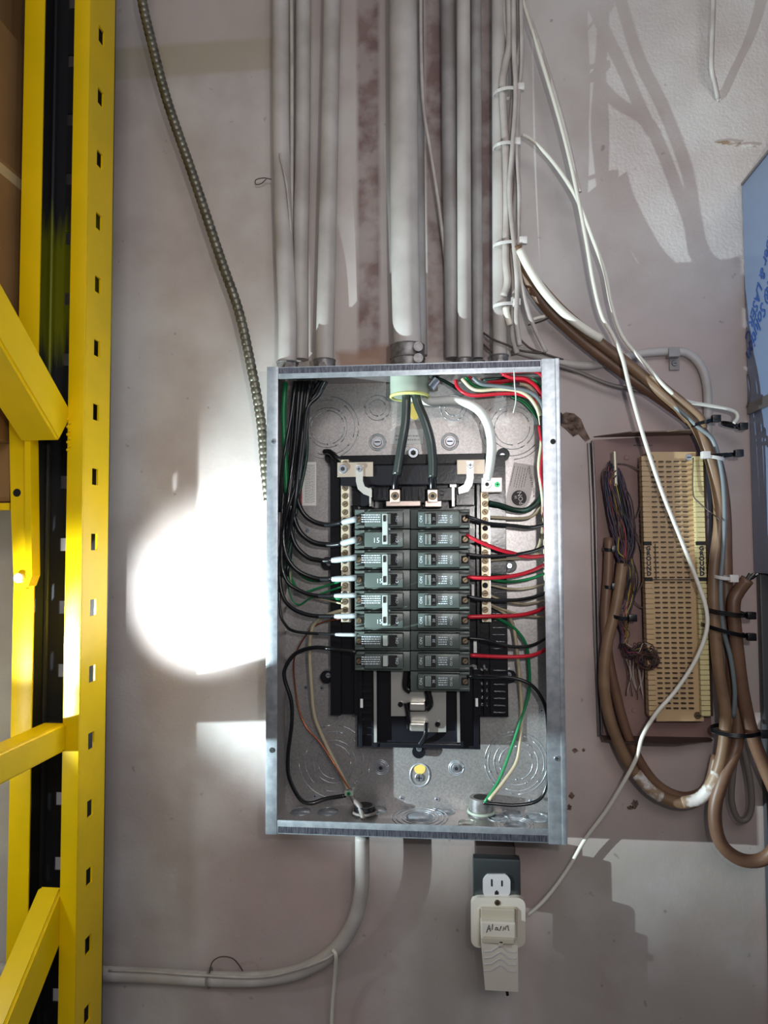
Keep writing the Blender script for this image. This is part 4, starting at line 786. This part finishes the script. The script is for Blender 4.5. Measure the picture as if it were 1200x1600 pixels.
blk = thing('terminal_block', 'long tan punch-down terminal block with fifty rows of clips on the backboard', 'terminal block')
XA = lambda y: 1003+(y-710)*.033     # left edge drifts right as it goes down
bz0, bz1 = P(1055, 706, .04).z, P(1060, 1127, .04).z
def bq(u, y, d): return P(u+(y-706)*.030, y, d)   # u = pixel column at the top of the block
def bprism(b_, u0, y0, u1, y1, d0, d1, mi=0):
    a = [bq(u0, y0, d1), bq(u1, y0, d1), bq(u1, y1, d1), bq(u0, y1, d1)]
    va = [b_.verts.new(p) for p in a]; vb = [b_.verts.new((p.x, -d0, p.z)) for p in a]
    fs = [b_.faces.new(va), b_.faces.new(vb[::-1])]+[b_.faces.new((va[i], vb[i], vb[(i+1) % 4], va[(i+1) % 4])) for i in range(4)]
    for f in fs: f.material_index = mi
b_ = bmesh.new(); bprism(b_, 1013, 706, 1087, 1127, .012, .040); bprism(b_, 1004, 712, 1016, 1122, .012, .03); mesh_obj('body', b_, M['block'], blk)
NR = 50
def yrow(i): return 721+i*(1107-721)/(NR-1)
for i in range(NR):
    b_ = bmesh.new()
    for k in range(5):
        u = 1021+k*12; bprism(b_, u-3.6, yrow(i)-1.0, u+3.6, yrow(i)+.9, .040, .0435)
    mesh_obj('clip_row', b_, M['clip'], blk)
def fan(u0, u1, d, mt, name):
    b_ = bmesh.new()
    for i in range(NR+1):
        y0 = 713+i*(1119-713)/(NR+1); y1 = 713+(i+1)*(1119-713)/(NR+1)-1.1; bprism(b_, u0, y0, u1, y1, d-.014, d)
    bprism(b_, u0+1, 713, u1-1, 1119, d-.014, d-.003)
    return mesh_obj(name, b_, M[mt], blk)
f1 = fan(1002, 1014, .044, 'block', 'fanning_strip'); f2 = fan(1084, 1098, .048, 'blockr', 'fanning_strip')
b_ = bmesh.new(); bprism(b_, 1098, 713, 1102, 1119, .012, .044); mesh_obj('side_rail', b_, M['clip'], blk)
for yy in (849, 905):
    for u0, u1, dd in ((1002, 1014, .0445), (1084, 1098, .0485)):
        b_ = bmesh.new(); bprism(b_, u0, yy-3, u1, yy+3, dd-.003, dd+.0004); mesh_obj('black_band', b_, M['slot'], blk)
b_ = bmesh.new(); bprism(b_, 1019, 850, 1020, 906, .0435, .0445); bprism(b_, 1014, 905, 1084, 906.4, .0435, .0445); mesh_obj('pen_line', b_, M['ink'], blk)
for k, ch_ in enumerate('GROUND'):
    yy = 857+k*7.9
    for u, dd in ((1008.5, .0446), (1091.5, .0486)):
        p = bq(u, yy, dd); Mx = Matrix.Translation(p) @ Matrix.Rotation(math.pi/2, 4, 'X')
        mesh_obj('lettering', text_bm(ch_, .0078, Mx, bold=.00035), M['ink2'], blk)
screw(blk, 1016, 715, .040, 5.5, 'darkscrew', .002, 'one', rot=90); screw(blk, 1076, 715, .040, 5.5, 'screw', .002, 'one'); screw(blk, 1090, 1118, .040, 5.5, 'darkscrew', .002, 'one')

# coloured pair wires: a bundle and a frayed tangle
cols = [mat('pair_violet', (84, 54, 76), .5), mat('pair_blue', (48, 48, 66), .5), mat('pair_yellow', (160, 140, 58), .5), mat('pair_brown', (84, 56, 44), .5), mat('pair_black', (30, 28, 32), .5), mat('pair_red', (150, 60, 66), .5), mat('pair_white', (176, 166, 156), .5)]
rnd = random.Random(11); b_ = bmesh.new()
for i in range(150):
    a = rnd.random()*2*math.pi; k = rnd.random()**.5
    def off(s, dd): return (s*k*math.cos(a), dd+.012*k*math.sin(a))
    cx = [957, 958, 966, 974, 976, 974]; cy = [728+rnd.random()*18, 750, 790, 830, 858, 878]; ws = [6, 14, 17, 17, 13, 7]
    pts = []
    for j in range(6):
        s, dd = off(ws[j], .032); pts.append((cx[j]+s+rnd.uniform(-5, 5), cy[j]+rnd.uniform(-9, 9), dd+rnd.uniform(-.003, .003)))
    tube(b_, wpath(pts, 4), .00085, 5, mi=rnd.choices(range(7), (4, 5, .9, 4, 6, 1, .9))[0])
for i in range(34):
    x = rnd.uniform(978, 992); pts = [(x-4, 870, .032), (x+rnd.uniform(-6, 6), 900+rnd.uniform(-5, 5), .03+rnd.random()*.01), (x-6+rnd.uniform(-6, 6), 940, .03), (x-12+rnd.uniform(-5, 5), 965, .035), (978+rnd.uniform(-7, 6), 990, .03), (974+rnd.uniform(-6, 6), 1012, .03)]
    tube(b_, wpath(pts, 4), .0008, 5, mi=rnd.choices(range(7), (4, 3, 2, 3, 3, 2, 1))[0])
o = mesh_obj('telephone_wire_bundle', b_, cols, None, 'all'); o['kind'] = 'stuff'; tag(o, 'thick bundle of violet, blue and yellow telephone wires left of the terminal block', 'wire bundle')
b_ = bmesh.new()
for i in range(46):
    pts = [(974+rnd.uniform(-4, 4), 1008+rnd.uniform(-3, 3), .033)]
    ang = rnd.uniform(-.25, .6); x, y = pts[0][0], pts[0][1]
    L_ = rnd.choice((30, 45, 55, 62))
    for j in range(1, 5): pts.append((x+L_*j/5*math.cos(ang)+rnd.uniform(-3, 3), y+6+L_*j/5*math.sin(ang)*.7+rnd.uniform(-6, 6)+5*math.sin(j), .035+rnd.random()*.018))
    if rnd.random() < .4:
        ex, ey = 1012, 1032
        for j in range(5): a = j*1.3+rnd.random(); pts.append((ex+rnd.uniform(8, 20)*math.cos(a), ey+rnd.uniform(8, 16)*math.sin(a), .045+rnd.random()*.015))
    tube(b_, wpath(pts, 4), .0005, 4, mi=rnd.choices(range(7), (1, 1, .5, 5, 5, .3, 1))[0])
for i in range(9):
    x = 980+i*3+rnd.uniform(-3, 3); tube(b_, wpath([(x-3, 1030, .035), (x+rnd.uniform(-4, 4), 1055, .03), (x+rnd.uniform(-8, 8), 1075+rnd.uniform(-5, 20), .025)], 5), .0006, 4, mi=rnd.choice((3, 4, 6)))
o = mesh_obj('frayed_wire_tangle', b_, cols, None, 'all'); o['kind'] = 'stuff'; tag(o, 'frayed tangle of fine dark wires lying over the lower left of the terminal block', 'wire bundle')
for p, lb in (([(944, 760, .03), (942, 738, .03), (956, 726, .03), (980, 726, .03), (1002, 736, .035)], 'thin dark wire looping from the wire bundle to the top of the terminal block'),
              ([(1002, 745, .035), (1002, 780, .03), (996, 805, .03), (985, 815, .035)], 'thin dark wire bowing between block and wire bundle'),
              ([(985, 812, .035), (1000, 850, .03), (1006, 890, .03), (1002, 915, .03), (990, 935, .03), (1000, 948, .03), (1010, 950, .03)], 'thin dark wire wandering down beside the fanning strip'),
              ([(1083, 715, .05), (1083, 770, .052), (1092, 785, .055), (1110, 800, .06), (1128, 815, .068)], 'thin green-grey wire crossing the right fanning strip')):
    wire('thin_wire', lb, p, 1.0, 'dwire')
for y in (858, 916):
    cable_tie(('upper' if y < 900 else 'lower')+' black tape band on the reddish cable left of the wire bundle', 951, y, .03, 15, 'tieb', 0, 1, .014, 0, 'black bands on the reddish cable')

# ------------------------------------------------------------------ outlet below the box and its plug
t = thing('outlet_box', 'galvanised outlet box with one white socket showing, hanging below the panel box', 'outlet')
b_ = bmesh.new(); pbox(b_, 743, 1322, 806, 1420, .012, .045, bev=.003); mesh_obj('box', b_, mat('outlet_steel', (50, 38, 36), .5, 0), t, True)
b_ = bmesh.new(); pbox(b_, 739, 1342, 814, 1424, .042, .058, bev=.0035); mesh_obj('cover', b_, M['outcov'], t, True)
pts = []
for i in range(40):
    a = 2*math.pi*i/40; x = 776+23.5*math.cos(a); y = 1385+23.5*math.sin(a); x = min(max(x, 776-21.5), 776+21.5); y = min(max(y, 1385-18.5), 1385+18.5); pts.append((x, y))
b_ = bmesh.new(); prism(b_, pts, .056, .0605); rc = mesh_obj('socket_face', b_, M['recep'], t)
B('slot', [(767, 1374, 769.5, 1385, .0605, .0608)], M['slot'], rc); B('slot', [(783, 1376, 785.5, 1385, .0605, .0608)], M['slot'], rc)
b_ = bmesh.new(); prism(b_, [(773, 1398), (773, 1394), (776, 1391), (779, 1394), (779, 1398)], .0605, .0608); mesh_obj('slot', b_, M['slot'], rc)
b_ = bmesh.new(); e = P(776, 1318, .035); cyl(b_, (e.x, e.y, ZB-.014), .012, (0, 0, 1), .014, 20); mesh_obj('nipple', b_, M['bracketd'], t, True)
t = thing('alarm_plug', 'ivory plug-in alarm transformer marked Alarm in pen, with a ridged flap, in the lower socket', 'plug')
def rrect(x0, y0, x1, y1, r, n=6):
    out = []
    for cx, cy, a0 in ((x1-r, y0+r, -90), (x1-r, y1-r, 0), (x0+r, y1-r, 90), (x0+r, y0+r, 180)):
        for i in range(n+1): a = math.radians(a0+90*i/n); out.append((cx+r*math.cos(a), cy+r*math.sin(a)))
    return out
b_ = bmesh.new(); prism(b_, rrect(736, 1403, 821, 1481, 13), .055, .066); mesh_obj('cover_plate', b_, M['ivory'], t)
screw(t, 777, 1410.5, .066, 4.5, 'darkscrew', .001, 'cross', 'cover_screw')
b_ = bmesh.new()
pr = rrect(748.5, 1418, 807, 1478, 4); path = [P(x, y, .0665) for x, y in pr]; tube(b_, path+[path[0]], .0013, 6); mesh_obj('rim', b_, M['ivory2'], t, True)
B('lid', [(751, 1420, 805, 1443, .064, .070)], M['ivory2'], t, bev=.0015)
o = B('label_panel', [(751, 1441, 806, 1470, .064, .078)], M['ivory'], t, bev=.0018)
B('hinge', [(755, 1466, 804, 1475, .070, .081), (779, 1470, 787, 1480, .070, .081)], M['ivory2'], t, bev=.0012)
b_ = bmesh.new(); prism(b_, [(751, 1468), (809, 1470), (810, 1550), (758, 1547)], .055, .076); fl = mesh_obj('flap', b_, M['ivory'], t)
b_ = bmesh.new()
for k in range(4):
    y = 1486+k*10; path = [P(x, yy, .0763) for x, yy in ((756, y+1), (768, y), (775, y-5), (781, y-8), (787, y-5), (793, y+1), (806, y+2))]; tube(b_, path, .0009, 6)
mesh_obj('ridges', b_, M['recep'], fl, True)
b_ = bmesh.new(); tube(b_, [P(792, 1548, .066), P(793, 1555, .066)], .0018, 8); mesh_obj('latch', b_, M['slot'], fl)
b_ = bmesh.new()
for st in ([(760, 1457), (762, 1451), (764, 1445), (765, 1450), (766, 1455)], [(761.5, 1452), (766, 1451)], [(769.3, 1444), (768.7, 1453)], [(777, 1449), (774.5, 1449.5), (773.5, 1453), (776, 1453), (777, 1450), (778.5, 1454)], [(783, 1447), (780.5, 1454)], [(785.5, 1454), (787, 1448), (788.7, 1453), (790.5, 1447.5), (793, 1446), (794.5, 1454)]):
    tube(b_, [P(x, y, .0782) for x, y in st], .00045, 5)
mesh_obj('lettering', b_, M['ink2'], o)

# ------------------------------------------------------------------ yellow pallet rack upright
XC0, XC1 = P(25, 800, .130).x, P(130, 800, .130).x; DN, DFa = .130, .066
LIPL, LIPR = P(57, 800, DN).x, P(105, 800, DN).x
rk = thing('rack_upright', 'yellow slotted steel pallet rack upright with welded braces along the left edge', 'rack upright')
def plate_with_slots(fn, u0, u1, z0, z1, uc, sw, sh, zs, th):  # fn(u,z,t)->Vector ; builds a plate with rectangular holes in one or more columns
    b_ = bmesh.new(); us = [u0]
    for c_ in uc: us += [c_-sw/2, c_+sw/2]
    us.append(u1); us = sorted(us); zl = [z0]
    for c_ in zs: zl += [c_-sh/2, c_+sh/2]
    zl.append(z1); zl = sorted(zl); grid = {}
    def V(i, j, t):
        if (i, j, t) not in grid: grid[(i, j, t)] = b_.verts.new(fn(us[i], zl[j], t*th))
        return grid[(i, j, t)]
    solid = lambda i, j: 0 <= i < len(us)-1 and 0 <= j < len(zl)-1 and not (i % 2 == 1 and j % 2 == 1)
    for i in range(len(us)-1):
        for j in range(len(zl)-1):
            if not solid(i, j): continue
            for t_ in (0, 1): b_.faces.new([V(i, j, t_), V(i+1, j, t_), V(i+1, j+1, t_), V(i, j+1, t_)])
            for di, dj, e in ((-1, 0, ((i, j), (i, j+1))), (1, 0, ((i+1, j), (i+1, j+1))), (0, -1, ((i, j), (i+1, j))), (0, 1, ((i, j+1), (i+1, j+1)))):
                if not solid(i+di, j+dj): b_.faces.new([V(*e[0], 0), V(*e[1], 0), V(*e[1], 1), V(*e[0], 1)])
    return b_
pitch = (P(146, 58, .1).z-P(146, 1581, .1).z)/15
zs = [P(146, 60, .1).z + pitch*5 - k*pitch for k in range(26)]; zs = [z for z in zs if .05 < z < 2.35]
tmid = (DN+DFa)/2
b_ = plate_with_slots(lambda u, z, t: Vector((XC1-t, u, z)), -DN, -DFa, 0, 2.4, [-(DFa+.036)], .015, .021, zs, .0025); mesh_obj('side_web', b_, M['yellow'], rk)
b_ = plate_with_slots(lambda u, z, t: Vector((XC0+t, u, z)), -DN, -DFa, 0, 2.4, [-(DFa+.030)], .014, .021, zs, .0025); mesh_obj('side_web', b_, M['column'], rk)
zb = [z-.003 for z in zs]
b_ = plate_with_slots(lambda u, z, t: Vector((u, -DFa+t, z)), XC0, XC1, 0, 2.4, [XC0+.026], .010, .017, zb, .0025); o = mesh_obj('back_web', b_, M['column'], rk); o['label'] = 'dark unpainted inner face with a brushed yellow streak'
b_ = bmesh.new(); box(b_, XC0, LIPL, -DN-.0025, -DN, 0, 2.4, .0008); mesh_obj('lip', b_, M['yellow'], rk, True)
b_ = bmesh.new(); box(b_, LIPR, XC1, -DN-.0025, -DN, 0, 2.4, .0008); mesh_obj('lip', b_, M['yellow'], rk, True)
b_ = bmesh.new(); xm = XC0+.004; tube(b_, [Vector((xm, -DFa-.002, 0)), Vector((xm, -DFa-.002, 2.4))], .0035, 8); mesh_obj('stiffening_ridge', b_, M['column'], rk, True)
# braces lie in the plane of the frame, which runs towards the camera
XB = LIPR; 
def brace(name, A, Bv, wpx, xw, parent, channel=False):
    """A, Bv: 3D centre points in the frame plane (x = XB at the right face); wpx = face height in metres; xw = thickness to the left"""
    d = (Bv-A).normalized(); nrm = Vector((1, 0, 0)); s = d.cross(nrm).normalized()
    b_ = bmesh.new()
    def slab(x0, x1, s0, s1):
        vs_ = []
        for P0 in (A, Bv):
            for xx, ss in ((x0, s0), (x1, s0), (x1, s1), (x0, s1)): vs_.append(b_.verts.new(P0+Vector((xx, 0, 0))+s*ss))
        for f in ((0, 1, 2, 3), (7, 6, 5, 4), (0, 4, 5, 1), (1, 5, 6, 2), (2, 6, 7, 3), (3, 7, 4, 0)): b_.faces.new([vs_[i] for i in f])
    if channel:
        slab(-xw, -xw+.003, -wpx/2, wpx/2); slab(-xw+.003, 0, -wpx/2, -wpx/2+.003); slab(-xw+.003, 0, wpx/2-.003, wpx/2)
    else:
        slab(-xw, 0, -wpx/2, wpx/2); bmesh.ops.bevel(b_, geom=list(b_.edges), offset=.003, segments=3, affect='EDGES')
    return mesh_obj(name, b_, M['yellow'], parent, True)
A = Q(116, 1160, XB+.004); A.y = -DN; A.z = 1.268; Bv = A+Vector((0, -.75, 0)); brace('horizontal_brace', A, Bv, .034, .030, rk)
A = Q(104, 668, XB); Bv = Q(0, 485, XB); d = (Bv-A); A2 = A; Bv = A+d*3.2; brace('diagonal_brace', A2, Bv, .050, .050, rk)
A = Q(108, 1400, XB); Bv = Q(28, 1600, XB); Bv = A+(Bv-A)*2.2; brace('diagonal_brace', A, Bv, .050, .030, rk)
# weld beads
b_ = bmesh.new()
for k in range(9): bmesh.ops.create_icosphere(b_, subdivisions=1, radius=.0022, matrix=Matrix.Translation(P(106+(k % 2)*3, 655+k*6, DN+.003)))
mesh_obj('weld', b_, M['yellow'], rk, True)
# beam connector on the left web and its beam
t = thing('rack_beam', 'yellow rack beam end connector with a hole and a pin, hooked on the upright under the cartons', 'rack beam')
b_ = bmesh.new(); prism(b_, [(14, 655), (38, 655), (41, 921), (22, 923), (17, 800)], DN+.003, DN+.007); mesh_obj('connector_plate', b_, M['yellow'], t)
b_ = bmesh.new(); prism(b_, [(38, 650), (47, 655), (50, 900), (44, 916), (40, 918)], DN+.003, DN+.020); mesh_obj('connector_lip', b_, M['yellow'], t)
b_ = bmesh.new(); cyl(b_, P(27, 770, DN+.0065), .005, (0, -1, 0), .001, 20); mesh_obj('hole', b_, M['slot'], t)
b_ = bmesh.new(); cyl(b_, P(32, 903, DN+.007), .006, (0, -1, 0), .005, 20); mesh_obj('pin', b_, M['tiew'], t, True)
bx1 = XC0-.004; zt_ = P(0, 700, .12).z
b_ = bmesh.new(); box(b_, -1.5, bx1, -DN-.003, -DN+.03, P(0, 800, DN).z, P(0, 690, DN).z, .003)
# beam itself is hidden behind the cartons' side in the frame, kept slim
b_.free(); b_ = bmesh.new(); box(b_, -1.5, P(16, 790, DN).x, -DN-.002, -DN+.02, P(0, 797, DN).z, P(0, 786, DN).z, .001); mesh_obj('beam', b_, M['yellow'], t, True)
# cartons behind the upright
def carton(label, py0, py1, xr, mt='cardboard', tape=False, d1=.36):
    zt2, zb2 = py0, py1
    t = thing('carton', label, 'cardboard box', group='cardboard boxes behind the rack upright')
    b_ = bmesh.new(); box(b_, xr-.40, xr, -d1, -.012, zb2, zt2, .002); mesh_obj('body', b_, M[mt], t, True)
    if tape: b_ = bmesh.new(); box(b_, xr-.001, xr+.0004, -d1+.004, -.02, zt2-.02, zt2-.006); mesh_obj('tape', b_, M['tape'], t)
    return t
xr = P(66, 500, .02).x
xr = XC0-.012
zA = P(0, 797, DN).z+.011
zl = [zA, Q(8, 690, xr).z, Q(5, 250, xr).z, Q(5, 30, xr).z, Q(5, 30, xr).z+.35]
carton('lowest carton, orange-brown, resting on the rack beam', zl[1], zl[0], xr, 'cardboard', False, .125)
carton('tall brown carton second from the bottom of the stack', zl[2], zl[1], xr, tape=True, d1=.30)
carton('brown carton third from the bottom at the upper left', zl[3], zl[2], xr-.004)
carton('dark topmost carton at the upper left corner', zl[4], zl[3], xr-.02)

# ------------------------------------------------------------------ cabinet with blue film at the right
cb = thing('steel_cabinet', 'stainless cabinet side covered in blue protective film printed with diagonal lettering, right edge', 'cabinet')
XS = P(1165, 560, .0).x
ztop = P(1163, 290, .004).z; zmid = P(1168, 632, .004).z; zlow = P(1172, 895, .004).z
b_ = bmesh.new(); box(b_, XS, XS+.6, -.7, -.003, zmid, ztop, .002); up = mesh_obj('upper_side', b_, M['film'], cb, True); up['label'] = 'blue film-covered side'
b_ = bmesh.new(); box(b_, XS+.001, XS+.6, -.7, -.003, zlow, zmid-.012, .002); mesh_obj('lower_side', b_, M['film'], cb, True)
b_ = bmesh.new(); box(b_, XS-.002, XS+.6, -.7, -.004, zmid-.014, zmid+.001, .002); mesh_obj('ledge', b_, M['steel'], cb, True)
b_ = bmesh.new(); box(b_, XS+.004, XS+.6, -.014, -.002, 0, zlow-.001, .002); tag(mesh_obj('shaded_gap_panel', b_, M['gapshade'], None, True), 'dark stand-in panel for the shaded gap past the wall edge, below the blue film cabinet', 'panel')  # dark sheet in place of the shaded gap beyond the wall corner
b_ = bmesh.new(); box(b_, XS-.001, XS+.6, -.7, -.003, ztop, ztop+.004, .001); mesh_obj('top_edge', b_, M['steel'], cb, True)
# diagonal lettering printed on the film (side face looks towards -x)
def film_text(txt, A, Bv, size, shear=.28):
    d = (Bv-A); L_ = d.length; d.normalize(); nrm = Vector((-1, 0, 0)); up_ = nrm.cross(d)
    Mx = Matrix((( d.x, up_.x, nrm.x, (A.x+Bv.x)/2), (d.y, up_.y, nrm.y, (A.y+Bv.y)/2), (d.z, up_.z, nrm.z, (A.z+Bv.z)/2), (0, 0, 0, 1)))
    b_ = text_bm(txt, size, Matrix.Identity(4), bold=.0002); xs_ = [v.co.x for v in b_.verts]; k = L_/(max(xs_)-min(xs_)); b_.transform(Matrix.Diagonal((k, 1, 1, 1))); b_.transform(Matrix(((1, shear, 0, 0), (0, 1, 0, 0), (0, 0, 1, 0), (0, 0, 0, 1)))); b_.transform(Mx)
    return mesh_obj('film_lettering', b_, M['filmink'], up)
XT = XS-.0008
film_text('Fiber & LASER C', Q(1206, 360, XT), Q(1167, 532, XT), .024)
film_text('gel® Solution', Q(1210, 420, XT), Q(1168, 560, XT), .028)
o = wire('thin_wire', 'thin dark wire between the wall edge and the blue film cabinet', [(1169, 585, .02), (1172, 600, .024), (1172, 622, .024), (1168, 636, .02)], 1.0, 'dwire')
